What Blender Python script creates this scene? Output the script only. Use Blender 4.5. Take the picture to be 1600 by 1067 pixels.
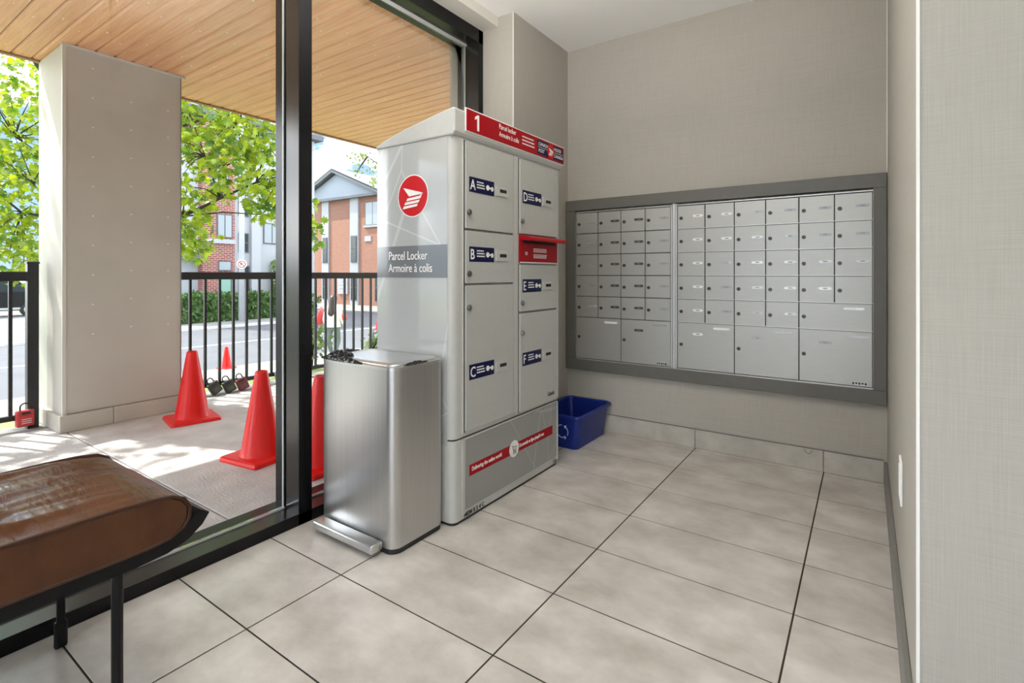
import bpy, bmesh, math, random
from mathutils import Vector, Matrix, Quaternion, noise as mnoise
random.seed(7)
for o in list(bpy.data.objects): bpy.data.objects.remove(o, do_unlink=True)
scene = bpy.context.scene
C = scene.collection
PI = math.pi

# ------------------------------------------------------------------ camera, sky, sun, exposure
cam_d = bpy.data.cameras.new('camera'); cam = bpy.data.objects.new('camera', cam_d); C.objects.link(cam)
cam.location = (0, 0, 0.97); cam.rotation_euler = (PI/2, 0, math.radians(34.654))
cam_d.sensor_width = 36; cam_d.lens = 18.0; cam_d.shift_y = -0.0659; cam_d.clip_start = 0.02; cam_d.clip_end = 500
scene.camera = cam
vs = scene.view_settings
vs.view_transform = 'Standard'; vs.look = 'None'; vs.gamma = 1; vs.use_curve_mapping = False
vs.exposure = 1.55
SUN_DIR = Vector((0.579, 0.212, -0.788))
sun_d = bpy.data.lights.new('sun', 'SUN'); sun_d.energy = 2.7; sun_d.angle = math.radians(0.55); sun_d.color = (1.0, 0.95, 0.87)
sun = bpy.data.objects.new('sun', sun_d); C.objects.link(sun)
sun.rotation_euler = SUN_DIR.to_track_quat('-Z', 'Y').to_euler(); sun.location = (-20, -8, 25)

world = bpy.data.worlds.new('sky'); scene.world = world; world.use_nodes = True
nt = world.node_tree; nt.nodes.clear()
def N(t, typ, **kw):
    n = t.nodes.new(typ)
    for k, v in kw.items(): setattr(n, k, v)
    return n
w_out = N(nt, 'ShaderNodeOutputWorld'); w_bg = N(nt, 'ShaderNodeBackground')
w_tc = N(nt, 'ShaderNodeTexCoord'); w_map = N(nt, 'ShaderNodeMapping'); w_map.inputs['Scale'].default_value = (2.2, 2.2, 5.0)
w_map.inputs['Location'].default_value = (0.9, 0.35, 0.2)
w_no = N(nt, 'ShaderNodeTexNoise'); w_no.inputs['Scale'].default_value = 1.7; w_no.inputs['Detail'].default_value = 7; w_no.inputs['Roughness'].default_value = 0.55
w_cr = N(nt, 'ShaderNodeValToRGB'); w_cr.color_ramp.elements[0].position = 0.47; w_cr.color_ramp.elements[1].position = 0.66
w_sep = N(nt, 'ShaderNodeSeparateXYZ'); w_gr = N(nt, 'ShaderNodeValToRGB')
w_gr.color_ramp.elements[0].position = 0.0; w_gr.color_ramp.elements[0].color = (0.085, 0.118, 0.155, 1)
w_gr.color_ramp.elements[1].position = 0.7; w_gr.color_ramp.elements[1].color = (0.03, 0.07, 0.15, 1)
w_mix = N(nt, 'ShaderNodeMixRGB'); w_mix.inputs[2].default_value = (1.55, 1.55, 1.58, 1)
L = nt.links.new
L(w_tc.outputs['Generated'], w_map.inputs['Vector']); L(w_map.outputs['Vector'], w_no.inputs['Vector'])
L(w_no.outputs['Fac'], w_cr.inputs['Fac']); L(w_tc.outputs['Generated'], w_sep.inputs[0]); L(w_sep.outputs['Z'], w_gr.inputs['Fac'])
L(w_cr.outputs['Color'], w_mix.inputs[0]); L(w_gr.outputs['Color'], w_mix.inputs[1])
L(w_mix.outputs[0], w_bg.inputs['Color']); L(w_bg.outputs[0], w_out.inputs[0])
w_bg.inputs['Strength'].default_value = 2.8
CEILING_FILL_POWER = 15.0

# ------------------------------------------------------------------ materials
M = {}
def mat(name, col, rough=0.5, metal=0.0, spec=0.5, var=0.0, vscale=8.0, vstretch=(1, 1, 1), bump=0.0, bscale=60.0, bstretch=(1, 1, 1), objvar=0.0, col2=None, coat=0.0, detail=6.0, roughvar=0.0):
    m = bpy.data.materials.new(name); m.use_nodes = True; t = m.node_tree
    b = t.nodes['Principled BSDF']
    b.inputs['Base Color'].default_value = (*col, 1); b.inputs['Roughness'].default_value = rough; b.inputs['Metallic'].default_value = metal
    b.inputs['Specular IOR Level'].default_value = spec
    if coat: b.inputs['Coat Weight'].default_value = coat; b.inputs['Coat Roughness'].default_value = 0.08
    tc = N(t, 'ShaderNodeTexCoord')
    src = None
    if var or col2:
        mp = N(t, 'ShaderNodeMapping'); mp.inputs['Scale'].default_value = vstretch
        no = N(t, 'ShaderNodeTexNoise'); no.inputs['Scale'].default_value = vscale; no.inputs['Detail'].default_value = detail; no.inputs['Roughness'].default_value = 0.6
        ge = N(t, 'ShaderNodeNewGeometry')
        t.links.new(ge.outputs['Position'], mp.inputs['Vector']); t.links.new(mp.outputs[0], no.inputs['Vector'])
        cr = N(t, 'ShaderNodeValToRGB'); cr.color_ramp.elements[0].position = 0.3; cr.color_ramp.elements[1].position = 0.7
        c2 = col2 if col2 else tuple(min(1, c * (1 + var)) for c in col)
        c1 = col if col2 else tuple(c * (1 - var) for c in col)
        cr.color_ramp.elements[0].color = (*c1, 1); cr.color_ramp.elements[1].color = (*c2, 1)
        t.links.new(no.outputs['Fac'], cr.inputs['Fac']); src = cr.outputs['Color']
        if roughvar:
            mr = N(t, 'ShaderNodeMapRange'); mr.inputs['To Min'].default_value = rough - roughvar; mr.inputs['To Max'].default_value = rough + roughvar
            t.links.new(no.outputs['Fac'], mr.inputs['Value']); t.links.new(mr.outputs[0], b.inputs['Roughness'])
    if objvar:
        oi = N(t, 'ShaderNodeObjectInfo'); mr = N(t, 'ShaderNodeMapRange')
        mr.inputs['To Min'].default_value = 1 - objvar; mr.inputs['To Max'].default_value = 1 + objvar
        t.links.new(oi.outputs['Random'], mr.inputs['Value'])
        hs = N(t, 'ShaderNodeHueSaturation')
        if src: t.links.new(src, hs.inputs['Color'])
        else: hs.inputs['Color'].default_value = (*col, 1)
        t.links.new(mr.outputs[0], hs.inputs['Value']); src = hs.outputs['Color']
    if src: t.links.new(src, b.inputs['Base Color'])
    if bump:
        ge = N(t, 'ShaderNodeNewGeometry'); mp = N(t, 'ShaderNodeMapping'); mp.inputs['Scale'].default_value = bstretch
        no = N(t, 'ShaderNodeTexNoise'); no.inputs['Scale'].default_value = bscale; no.inputs['Detail'].default_value = 4
        bu = N(t, 'ShaderNodeBump'); bu.inputs['Strength'].default_value = bump; bu.inputs['Distance'].default_value = 0.01
        t.links.new(ge.outputs['Position'], mp.inputs['Vector']); t.links.new(mp.outputs[0], no.inputs['Vector'])
        t.links.new(no.outputs['Fac'], bu.inputs['Height']); t.links.new(bu.outputs[0], b.inputs['Normal'])
    M[name] = m
    return m

def linen(name, ca, cb, rough=0.65):
    m = bpy.data.materials.new(name); m.use_nodes = True; t = m.node_tree; b = t.nodes['Principled BSDF']
    b.inputs['Roughness'].default_value = rough; b.inputs['Specular IOR Level'].default_value = 0.35
    ge = N(t, 'ShaderNodeNewGeometry')
    outs = []
    for st, sc in (((7, 7, 620), 1.0), ((520, 520, 8), 1.0), ((0.9, 0.9, 0.9), 1.3)):
        mp = N(t, 'ShaderNodeMapping'); mp.inputs['Scale'].default_value = st
        no = N(t, 'ShaderNodeTexNoise'); no.inputs['Scale'].default_value = sc; no.inputs['Detail'].default_value = 3
        t.links.new(ge.outputs['Position'], mp.inputs['Vector']); t.links.new(mp.outputs[0], no.inputs['Vector']); outs.append(no.outputs['Fac'])
    ad = N(t, 'ShaderNodeMath', operation='ADD'); t.links.new(outs[0], ad.inputs[0]); t.links.new(outs[1], ad.inputs[1])
    ad2 = N(t, 'ShaderNodeMath', operation='MULTIPLY_ADD'); t.links.new(outs[2], ad2.inputs[0]); ad2.inputs[1].default_value = 0.35; t.links.new(ad.outputs[0], ad2.inputs[2])
    mr = N(t, 'ShaderNodeMapRange'); mr.inputs['From Min'].default_value = 0.8; mr.inputs['From Max'].default_value = 1.55
    t.links.new(ad2.outputs[0], mr.inputs['Value'])
    mx = N(t, 'ShaderNodeMixRGB'); mx.inputs[1].default_value = (*ca, 1); mx.inputs[2].default_value = (*cb, 1)
    t.links.new(mr.outputs[0], mx.inputs[0]); t.links.new(mx.outputs[0], b.inputs['Base Color'])
    bu = N(t, 'ShaderNodeBump'); bu.inputs['Strength'].default_value = 0.12; bu.inputs['Distance'].default_value = 0.004
    t.links.new(ad.outputs[0], bu.inputs['Height']); t.links.new(bu.outputs[0], b.inputs['Normal'])
    M[name] = m; return m

def brickmat(name, c1, c2, mortar, sc=1.0, axis='Y'):
    m = bpy.data.materials.new(name); m.use_nodes = True; t = m.node_tree; b = t.nodes['Principled BSDF']; b.inputs['Roughness'].default_value = 0.9
    ge = N(t, 'ShaderNodeNewGeometry'); sp = N(t, 'ShaderNodeSeparateXYZ'); cb = N(t, 'ShaderNodeCombineXYZ')
    t.links.new(ge.outputs['Position'], sp.inputs[0])
    t.links.new(sp.outputs[axis], cb.inputs['X']); t.links.new(sp.outputs['Z'], cb.inputs['Y'])
    br = N(t, 'ShaderNodeTexBrick'); br.inputs['Scale'].default_value = sc
    br.inputs['Color1'].default_value = (*c1, 1); br.inputs['Color2'].default_value = (*c2, 1); br.inputs['Mortar'].default_value = (*mortar, 1)
    br.inputs['Brick Width'].default_value = 0.23; br.inputs['Row Height'].default_value = 0.08; br.inputs['Mortar Size'].default_value = 0.010
    t.links.new(cb.outputs[0], br.inputs['Vector']); t.links.new(br.outputs['Color'], b.inputs['Base Color'])
    M[name] = m; return m

def leafmat(name, ca, cb, trans=0.55):
    m = bpy.data.materials.new(name); m.use_nodes = True; t = m.node_tree; t.nodes.remove(t.nodes['Principled BSDF'])
    out = t.nodes['Material Output']
    ge = N(t, 'ShaderNodeNewGeometry'); no = N(t, 'ShaderNodeTexNoise'); no.inputs['Scale'].default_value = 5.0; no.inputs['Detail'].default_value = 3
    t.links.new(ge.outputs['Position'], no.inputs['Vector'])
    cr = N(t, 'ShaderNodeValToRGB'); cr.color_ramp.elements[0].position = 0.35; cr.color_ramp.elements[1].position = 0.65
    cr.color_ramp.elements[0].color = (*ca, 1); cr.color_ramp.elements[1].color = (*cb, 1)
    t.links.new(no.outputs['Fac'], cr.inputs['Fac'])
    d = N(t, 'ShaderNodeBsdfDiffuse'); tr = N(t, 'ShaderNodeBsdfTranslucent'); g = N(t, 'ShaderNodeBsdfGlossy'); g.inputs['Roughness'].default_value = 0.45
    m1 = N(t, 'ShaderNodeMixShader'); m1.inputs[0].default_value = trans; m2 = N(t, 'ShaderNodeMixShader'); m2.inputs[0].default_value = 0.06
    t.links.new(cr.outputs['Color'], d.inputs['Color']); t.links.new(cr.outputs['Color'], tr.inputs['Color'])
    t.links.new(d.outputs[0], m1.inputs[1]); t.links.new(tr.outputs[0], m1.inputs[2]); t.links.new(m1.outputs[0], m2.inputs[1]); t.links.new(g.outputs[0], m2.inputs[2])
    t.links.new(m2.outputs[0], out.inputs['Surface'])
    M[name] = m; return m

def glassmat(name, tint=(0.97, 0.985, 0.98), refl=1.0):
    m = bpy.data.materials.new(name); m.use_nodes = True; t = m.node_tree; t.nodes.remove(t.nodes['Principled BSDF'])
    out = t.nodes['Material Output']; tr = N(t, 'ShaderNodeBsdfTransparent'); tr.inputs['Color'].default_value = (*tint, 1)
    g = N(t, 'ShaderNodeBsdfGlossy'); g.inputs['Roughness'].default_value = 0.0
    fr = N(t, 'ShaderNodeFresnel'); fr.inputs['IOR'].default_value = 1.25
    mu = N(t, 'ShaderNodeMath', operation='MULTIPLY'); mu.inputs[1].default_value = refl
    mx = N(t, 'ShaderNodeMixShader'); t.links.new(fr.outputs[0], mu.inputs[0]); t.links.new(mu.outputs[0], mx.inputs[0])
    t.links.new(tr.outputs[0], mx.inputs[1]); t.links.new(g.outputs[0], mx.inputs[2]); t.links.new(mx.outputs[0], out.inputs['Surface'])
    M[name] = m; return m

def vinylmat(name, base, dark, line, rough=0.12, scale=2.6):
    # printed facets with fine pale crossing lines
    m = bpy.data.materials.new(name); m.use_nodes = True; t = m.node_tree; b = t.nodes['Principled BSDF']
    b.inputs['Roughness'].default_value = rough; b.inputs['Coat Weight'].default_value = 0.4; b.inputs['Coat Roughness'].default_value = 0.04
    ge = N(t, 'ShaderNodeNewGeometry'); cur = None
    for k, (rot, sc, wd, amt) in enumerate((((0.35, 0.5, 0.2), (1.3, 0.9, 0.6), 0.007, 0.8), ((1.1, -0.4, 0.9), (1.0, 1.0, 0.8), 0.005, 0.6))):
        mp = N(t, 'ShaderNodeMapping'); mp.inputs['Scale'].default_value = sc; mp.inputs['Rotation'].default_value = rot; mp.inputs['Location'].default_value = (0.3 + k, 0.1, 0.7)
        t.links.new(ge.outputs['Position'], mp.inputs['Vector'])
        v1 = N(t, 'ShaderNodeTexVoronoi', feature='DISTANCE_TO_EDGE'); v1.inputs['Scale'].default_value = scale
        v2 = N(t, 'ShaderNodeTexVoronoi', feature='F1'); v2.inputs['Scale'].default_value = scale
        t.links.new(mp.outputs[0], v1.inputs['Vector']); t.links.new(mp.outputs[0], v2.inputs['Vector'])
        cr = N(t, 'ShaderNodeValToRGB'); cr.color_ramp.elements[0].position = 0.0; cr.color_ramp.elements[1].position = wd * 1.6
        cr.color_ramp.elements[0].color = (amt, amt, amt, 1); cr.color_ramp.elements[1].color = (0, 0, 0, 1)
        t.links.new(v1.outputs['Distance'], cr.inputs['Fac'])
        sp = N(t, 'ShaderNodeSeparateColor'); t.links.new(v2.outputs['Color'], sp.inputs[0])
        if cur is None:
            mx = N(t, 'ShaderNodeMixRGB'); mx.inputs[1].default_value = (*base, 1); mx.inputs[2].default_value = (*dark, 1); t.links.new(sp.outputs[0], mx.inputs[0]); cur = mx.outputs[0]
        else:
            mh = N(t, 'ShaderNodeMath', operation='MULTIPLY'); t.links.new(sp.outputs[0], mh.inputs[0]); mh.inputs[1].default_value = 0.35
            mx = N(t, 'ShaderNodeMixRGB'); mx.inputs[2].default_value = (*dark, 1); t.links.new(mh.outputs[0], mx.inputs[0]); t.links.new(cur, mx.inputs[1]); cur = mx.outputs[0]
        mx2 = N(t, 'ShaderNodeMixRGB'); mx2.inputs[2].default_value = (*line, 1); t.links.new(cr.outputs['Color'], mx2.inputs[0]); t.links.new(cur, mx2.inputs[1]); cur = mx2.outputs[0]
    t.links.new(cur, b.inputs['Base Color'])
    M[name] = m; return m

mat('tile', (0.41, 0.372, 0.333), 0.34, var=0, col2=(0.67, 0.635, 0.595), vscale=5.0, vstretch=(1, 1.3, 1), bump=0.03, bscale=90, objvar=0.035, roughvar=0.10, detail=14)
mat('skirting_tile', (0.40, 0.37, 0.32), 0.55, col2=(0.54, 0.505, 0.45), vscale=9, detail=9)
mat('grout', (0.055, 0.045, 0.038), 0.95, spec=0.1)
linen('wall_linen', (0.385, 0.355, 0.31), (0.46, 0.43, 0.38))
linen('wall_linen_pale', (0.375, 0.352, 0.308), (0.45, 0.427, 0.378))
mat('white_paint', (0.93, 0.93, 0.93), 0.7)
mat('bulkhead_paint', (0.66, 0.64, 0.59), 0.7)
mat('corner_bead', (0.82, 0.81, 0.78), 0.5)
mat('grey_trim', (0.20, 0.195, 0.18), 0.5)
mat('black_metal', (0.005, 0.005, 0.006), 0.26, metal=0.0, spec=0.3)
mat('bronze_metal', (0.075, 0.072, 0.07), 0.22, metal=0.85)
mat('gasket_grey', (0.55, 0.56, 0.56), 0.4)
glassmat('pane_glass')
mat('locker_paint', (0.50, 0.50, 0.475), 0.38, var=0.03, vscale=30)
mat('locker_door_paint', (0.47, 0.47, 0.445), 0.42, var=0.03, vscale=40)
vinylmat('locker_vinyl', (0.52, 0.53, 0.52), (0.40, 0.41, 0.41), (0.72, 0.72, 0.71), scale=2.2)
vinylmat('locker_vinyl_dark', (0.33, 0.33, 0.315), (0.25, 0.25, 0.24), (0.42, 0.42, 0.40), rough=0.25, scale=2.0)
mat('vinyl_band', (0.19, 0.20, 0.21), 0.12, coat=0.4)
mat('sign_red', (0.36, 0.002, 0.008), 0.4, spec=0.2)
mat('logo_red', (0.56, 0.005, 0.009), 0.3, spec=0.25)
mat('navy', (0.005, 0.007, 0.050), 0.4, spec=0.2)
mat('print_white', (0.85, 0.84, 0.82), 0.4)
mat('print_black', (0.012, 0.012, 0.012), 0.4)
mat('slot_black', (0.008, 0.008, 0.008), 0.6)
mat('seal_black', (0.02, 0.02, 0.02), 0.6)
mat('steel', (0.56, 0.555, 0.55), 0.30, metal=0.9, var=0.05, vscale=3, vstretch=(40, 40, 0.6), bump=0.02, bscale=20, bstretch=(30, 30, 0.5))
mat('steel_lid', (0.62, 0.62, 0.62), 0.28, metal=0.9)
mat('lock_chrome', (0.42, 0.41, 0.39), 0.22, metal=1.0)
mat('lock_dark', (0.075, 0.07, 0.06), 0.3, metal=0.6)
mat('mailbox_alu', (0.47, 0.465, 0.44), 0.40, metal=0.55, var=0.04, vscale=3, vstretch=(4, 4, 90))
mat('mailbox_edge', (0.62, 0.62, 0.60), 0.35, metal=0.7)
mat('mailbox_frame', (0.125, 0.12, 0.105), 0.45, var=0.05, vscale=20)
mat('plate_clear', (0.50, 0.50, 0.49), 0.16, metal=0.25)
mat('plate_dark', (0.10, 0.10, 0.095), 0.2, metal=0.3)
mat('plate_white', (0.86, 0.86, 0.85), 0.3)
mat('leather', (0.066, 0.020, 0.005), 0.33, col2=(0.108, 0.036, 0.0105), vscale=9, vstretch=(0.7, 1.5, 1), bump=0.5, bscale=22, bstretch=(0.5, 2.0, 1), spec=0.45)
mat('leather_piping', (0.05, 0.017, 0.008), 0.45)
mat('bench_black', (0.005, 0.005, 0.006), 0.42, spec=0.25)
mat('bin_blue', (0.004, 0.018, 0.18), 0.38)
mat('bin_print', (0.45, 0.55, 0.80), 0.5)
mat('bag_black', (0.012, 0.012, 0.014), 0.22, bump=0.6, bscale=35)
mat('soffit_wood', (0.60, 0.275, 0.125), 0.42, col2=(0.76, 0.40, 0.215), vscale=6, vstretch=(0.5, 10, 1), bump=0.35, bscale=55, bstretch=(1.0, 2.2, 1), objvar=0.05)
mat('soffit_edge', (0.30, 0.16, 0.075), 0.5)
mat('pillar_panel', (0.48, 0.455, 0.41), 0.8, col2=(0.55, 0.525, 0.475), vscale=2.2, bump=0.05, bscale=200)
mat('pillar_stone', (0.46, 0.435, 0.38), 0.85, col2=(0.54, 0.515, 0.46), vscale=5, bump=0.08, bscale=120)
mat('trim_pale', (0.60, 0.58, 0.53), 0.5)
mat('concrete', (0.44, 0.43, 0.42), 0.85, col2=(0.64, 0.63, 0.62), vscale=5, bump=0.5, bscale=38, bstretch=(1, 3.0, 1), detail=10)
mat('concrete_pale', (0.23, 0.222, 0.205), 0.85, col2=(0.29, 0.282, 0.262), vscale=3, bump=0.1, bscale=40)
mat('asphalt', (0.095, 0.097, 0.104), 0.85, col2=(0.125, 0.127, 0.134), vscale=1.5, bump=0.15, bscale=30)
mat('road_paint', (0.45, 0.45, 0.44), 0.7)
mat('grass', (0.16, 0.25, 0.05), 0.9, col2=(0.36, 0.40, 0.14), vscale=14, bump=0.6, bscale=60)
mat('rail_metal', (0.014, 0.014, 0.016), 0.38, spec=0.4)
mat('cone_red', (0.80, 0.008, 0.006), 0.30, spec=0.35)
mat('bark', (0.045, 0.035, 0.022), 0.9, bump=0.5, bscale=60)
leafmat('leaf', (0.065, 0.18, 0.006), (0.47, 0.53, 0.012), 0.6)
leafmat('leaf_olive', (0.10, 0.16, 0.03), (0.30, 0.36, 0.09), 0.45)
leafmat('hedge_leaf', (0.035, 0.10, 0.016), (0.13, 0.24, 0.05), 0.25)
leafmat('shrub_leaf', (0.10, 0.19, 0.05), (0.32, 0.40, 0.17), 0.3)
brickmat('brick_red', (0.22, 0.045, 0.04), (0.30, 0.075, 0.06), (0.42, 0.38, 0.35), axis='Y')
brickmat('brick_orange', (0.31, 0.120, 0.070), (0.36, 0.152, 0.095), (0.36, 0.26, 0.21), axis='X')
brickmat('brick_rust', (0.25, 0.095, 0.06), (0.29, 0.12, 0.08), (0.32, 0.23, 0.19), axis='X')
mat('render_white', (0.40, 0.41, 0.43), 0.8)
mat('render_grey', (0.42, 0.44, 0.48), 0.8)
mat('gable_grey', (0.30, 0.34, 0.40), 0.7)
mat('roof_shingle', (0.20, 0.21, 0.23), 0.9, col2=(0.32, 0.33, 0.36), vscale=12)
mat('fascia_dark', (0.10, 0.11, 0.12), 0.6)
mat('win_glass', (0.03, 0.04, 0.045), 0.15, spec=0.18)
mat('win_blind', (0.33, 0.37, 0.40), 0.35, spec=0.3)
mat('door_glass', (0.25, 0.42, 0.36), 0.12)
mat('pole_wood', (0.46, 0.48, 0.51), 0.8, var=0.08, vscale=6, vstretch=(8, 8, 0.5))
mat('skin', (0.55, 0.32, 0.23), 0.5)
mat('hair', (0.035, 0.017, 0.012), 0.4)
mat('cloth_white', (0.78, 0.76, 0.73), 0.85)
mat('cloth_grey', (0.13, 0.16, 0.16), 0.9)
mat('bag_red', (0.52, 0.04, 0.045), 0.6)
mat('lockbox_red', (0.50, 0.03, 0.03), 0.45)
mat('lockbox_maroon', (0.18, 0.018, 0.03), 0.4)
mat('lockbox_dark', (0.045, 0.043, 0.035), 0.5)
mat('lockbox_grey', (0.28, 0.31, 0.32), 0.4)
mat('rubber', (0.015, 0.015, 0.015), 0.6)
mat('car_dark', (0.006, 0.007, 0.008), 0.3, spec=0.3)
mat('car_silver', (0.50, 0.52, 0.54), 0.3, metal=0.5)
mat('switch_white', (0.86, 0.86, 0.85), 0.35)
# ------------------------------------------------------------------ builders
def wloc(o):
    v = Vector((0, 0, 0))
    while o: v += o.location; o = o.parent
    return v
def mesh_from(bm, name, smooth=False):
    bmesh.ops.recalc_face_normals(bm, faces=bm.faces)
    me = bpy.data.meshes.new(name); bm.to_mesh(me); bm.free()
    if smooth:
        for p in me.polygons: p.use_smooth = True
    return me
def put(name, me, parent=None, loc=None):
    o = bpy.data.objects.new(name, me); C.objects.link(o)
    if parent: o.parent = parent
    if loc is not None:
        o.location = Vector(loc) - (wloc(parent) if parent else Vector((0, 0, 0)))
    return o
def setmats(me, m):
    for k in (m if isinstance(m, (list, tuple)) else [m]): me.materials.append(M[k])
def obj(name, bm, m, parent=None, smooth=False):
    if parent is not None:
        off = wloc(parent)
        if off.length > 0: bmesh.ops.translate(bm, verts=bm.verts, vec=-off)
    me = mesh_from(bm, name, smooth); setmats(me, m)
    return put(name, me, parent)
def smooth_by_angle(o, deg=35):
    me = o.data
    for p in me.polygons: p.use_smooth = True
    try: me.set_sharp_from_angle(angle=math.radians(deg))
    except Exception: pass
    return o
def tag(o, label, cat, group=None):
    o['label'] = label; o['category'] = cat
    if group: o['group'] = group
    return o
def struct(o, label=None):
    o['kind'] = 'structure'
    if label: o['label'] = label
    return o
def thing(name, label, cat, loc=(0, 0, 0), group=None):
    o = bpy.data.objects.new(name, None); C.objects.link(o); o.location = loc; o.empty_display_size = 0.1
    return tag(o, label, cat, group)
def sroot(name, label, loc=(0, 0, 0)):
    o = bpy.data.objects.new(name, None); C.objects.link(o); o.location = loc; o.empty_display_size = 0.1
    return struct(o, label)
def nb(): return bmesh.new()
def merge(bm, b2):
    me = bpy.data.meshes.new('tmp'); b2.to_mesh(me); b2.free(); bm.from_mesh(me); bpy.data.meshes.remove(me)
def box(bm, x0, x1, y0, y1, z0, z1, bev=0.0, seg=2, mi=0, mtx=None):
    b = bmesh.new()
    vs_ = [b.verts.new((x, y, z)) for x in (x0, x1) for y in (y0, y1) for z in (z0, z1)]
    for f in ((0, 1, 3, 2), (4, 6, 7, 5), (0, 4, 5, 1), (2, 3, 7, 6), (0, 2, 6, 4), (1, 5, 7, 3)): b.faces.new([vs_[i] for i in f])
    bmesh.ops.recalc_face_normals(b, faces=b.faces)
    if bev: bmesh.ops.bevel(b, geom=list(b.edges), offset=bev, segments=seg, affect='EDGES', profile=0.5)
    for f in b.faces: f.material_index = mi
    if mtx is not None: bmesh.ops.transform(b, matrix=mtx, verts=b.verts)
    merge(bm, b); return bm
def bx(*a, **k): return box(nb(), *a, **k)
def loft(bm, rings, cap0=True, cap1=True, closed=True, mi=0):
    R = [[bm.verts.new(p) for p in r] for r in rings]
    n = len(R[0])
    for a, b in zip(R, R[1:]):
        for i in range(n if closed else n - 1):
            j = (i + 1) % n
            f = bm.faces.new((a[i], a[j], b[j], b[i])); f.material_index = mi
    if cap0: f = bm.faces.new(list(reversed(R[0]))); f.material_index = mi
    if cap1: f = bm.faces.new(R[-1]); f.material_index = mi
    return R
def rrect(cx, cy, hx, hy, r, z, seg=5):
    pts = []
    for (sx, sy, a0) in ((1, 1, 0), (-1, 1, 90), (-1, -1, 180), (1, -1, 270)):
        for k in range(seg + 1):
            a = math.radians(a0 + 90 * k / seg)
            pts.append((cx + sx * (hx - r) + r * math.cos(a), cy + sy * (hy - r) + r * math.sin(a), z))
    return pts
def tube(bm, pts, r, seg=8, mi=0, cap=True):
    pts = [Vector(p) for p in pts]; rings = []
    rr = r if isinstance(r, (list, tuple)) else [r] * len(pts)
    prev = None
    for i, p in enumerate(pts):
        d = (pts[min(i + 1, len(pts) - 1)] - pts[max(i - 1, 0)])
        if d.length < 1e-9: d = Vector((0, 0, 1))
        d.normalize()
        if prev is None:
            u = d.orthogonal().normalized()
        else:
            u = (prev - d * prev.dot(d)); u = u.normalized() if u.length > 1e-6 else d.orthogonal().normalized()
        prev = u; v = d.cross(u)
        rings.append([p + (u * math.cos(2 * PI * k / seg) + v * math.sin(2 * PI * k / seg)) * rr[i] for k in range(seg)])
    loft(bm, rings, cap, cap, True, mi); return bm
def lathe(bm, prof, c=(0, 0, 0), seg=24, mi=0, cap=True):
    rings = [[(c[0] + r * math.cos(2 * PI * k / seg), c[1] + r * math.sin(2 * PI * k / seg), c[2] + z) for k in range(seg)] for r, z in prof]
    loft(bm, rings, cap, cap, True, mi); return bm
def prism(bm, poly, axis, a0, a1, mi=0):
    # poly in the plane normal to axis; axis X: (y,z); Y: (x,z); Z: (x,y)
    def P(q, a): return {'X': (a, q[0], q[1]), 'Y': (q[0], a, q[1]), 'Z': (q[0], q[1], a)}[axis]
    loft(bm, [[P(q, a0) for q in poly], [P(q, a1) for q in poly]], True, True, True, mi); return bm
def disc(bm, c, nrm, r, h, seg=20, mi=0, sx=1.0):
    nrm = Vector(nrm).normalized(); q = Vector((0, 0, 1)).rotation_difference(nrm)
    rings = [[Vector(c) + q @ Vector((sx * r * math.cos(2 * PI * k / seg), r * math.sin(2 * PI * k / seg), z)) for k in range(seg)] for z in (0, h)]
    loft(bm, rings, True, True, True, mi); return bm
def text(body, size, m, parent, org, xdir, nrm, name='lettering', ext=0.0006, align='LEFT', sx=1.0, bold=0.0, shear=0.0):
    cu = bpy.data.curves.new('t', 'FONT'); cu.body = body; cu.size = size; cu.extrude = ext; cu.align_x = align; cu.resolution_u = 3; cu.offset = bold; cu.shear = shear
    o = bpy.data.objects.new('t', cu); C.objects.link(o)
    bpy.context.view_layer.update()
    me = bpy.data.meshes.new_from_object(o.evaluated_get(bpy.context.evaluated_depsgraph_get()))
    bpy.data.objects.remove(o, do_unlink=True); bpy.data.curves.remove(cu)
    xd = Vector(xdir).normalized(); n = Vector(nrm).normalized(); up = n.cross(xd)
    mt = Matrix(((xd.x * sx, up.x, n.x, org[0]), (xd.y * sx, up.y, n.y, org[1]), (xd.z * sx, up.z, n.z, org[2]), (0, 0, 0, 1)))
    me.transform(mt)
    if parent is not None: me.transform(Matrix.Translation(-wloc(parent)))
    me.materials.clear(); me.materials.append(M[m])
    return put(name, me, parent)

# ================================================================== STRUCTURE: the room
XW = -1.80          # inner face of the window frames
YB = 2.935          # mailbox wall
XS = -1.59          # wall return beside the window
YJ = 2.313
XR = 0.082          # niche side wall
YR = 1.267          # corner of the niche side wall
ZC = 2.408

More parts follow.
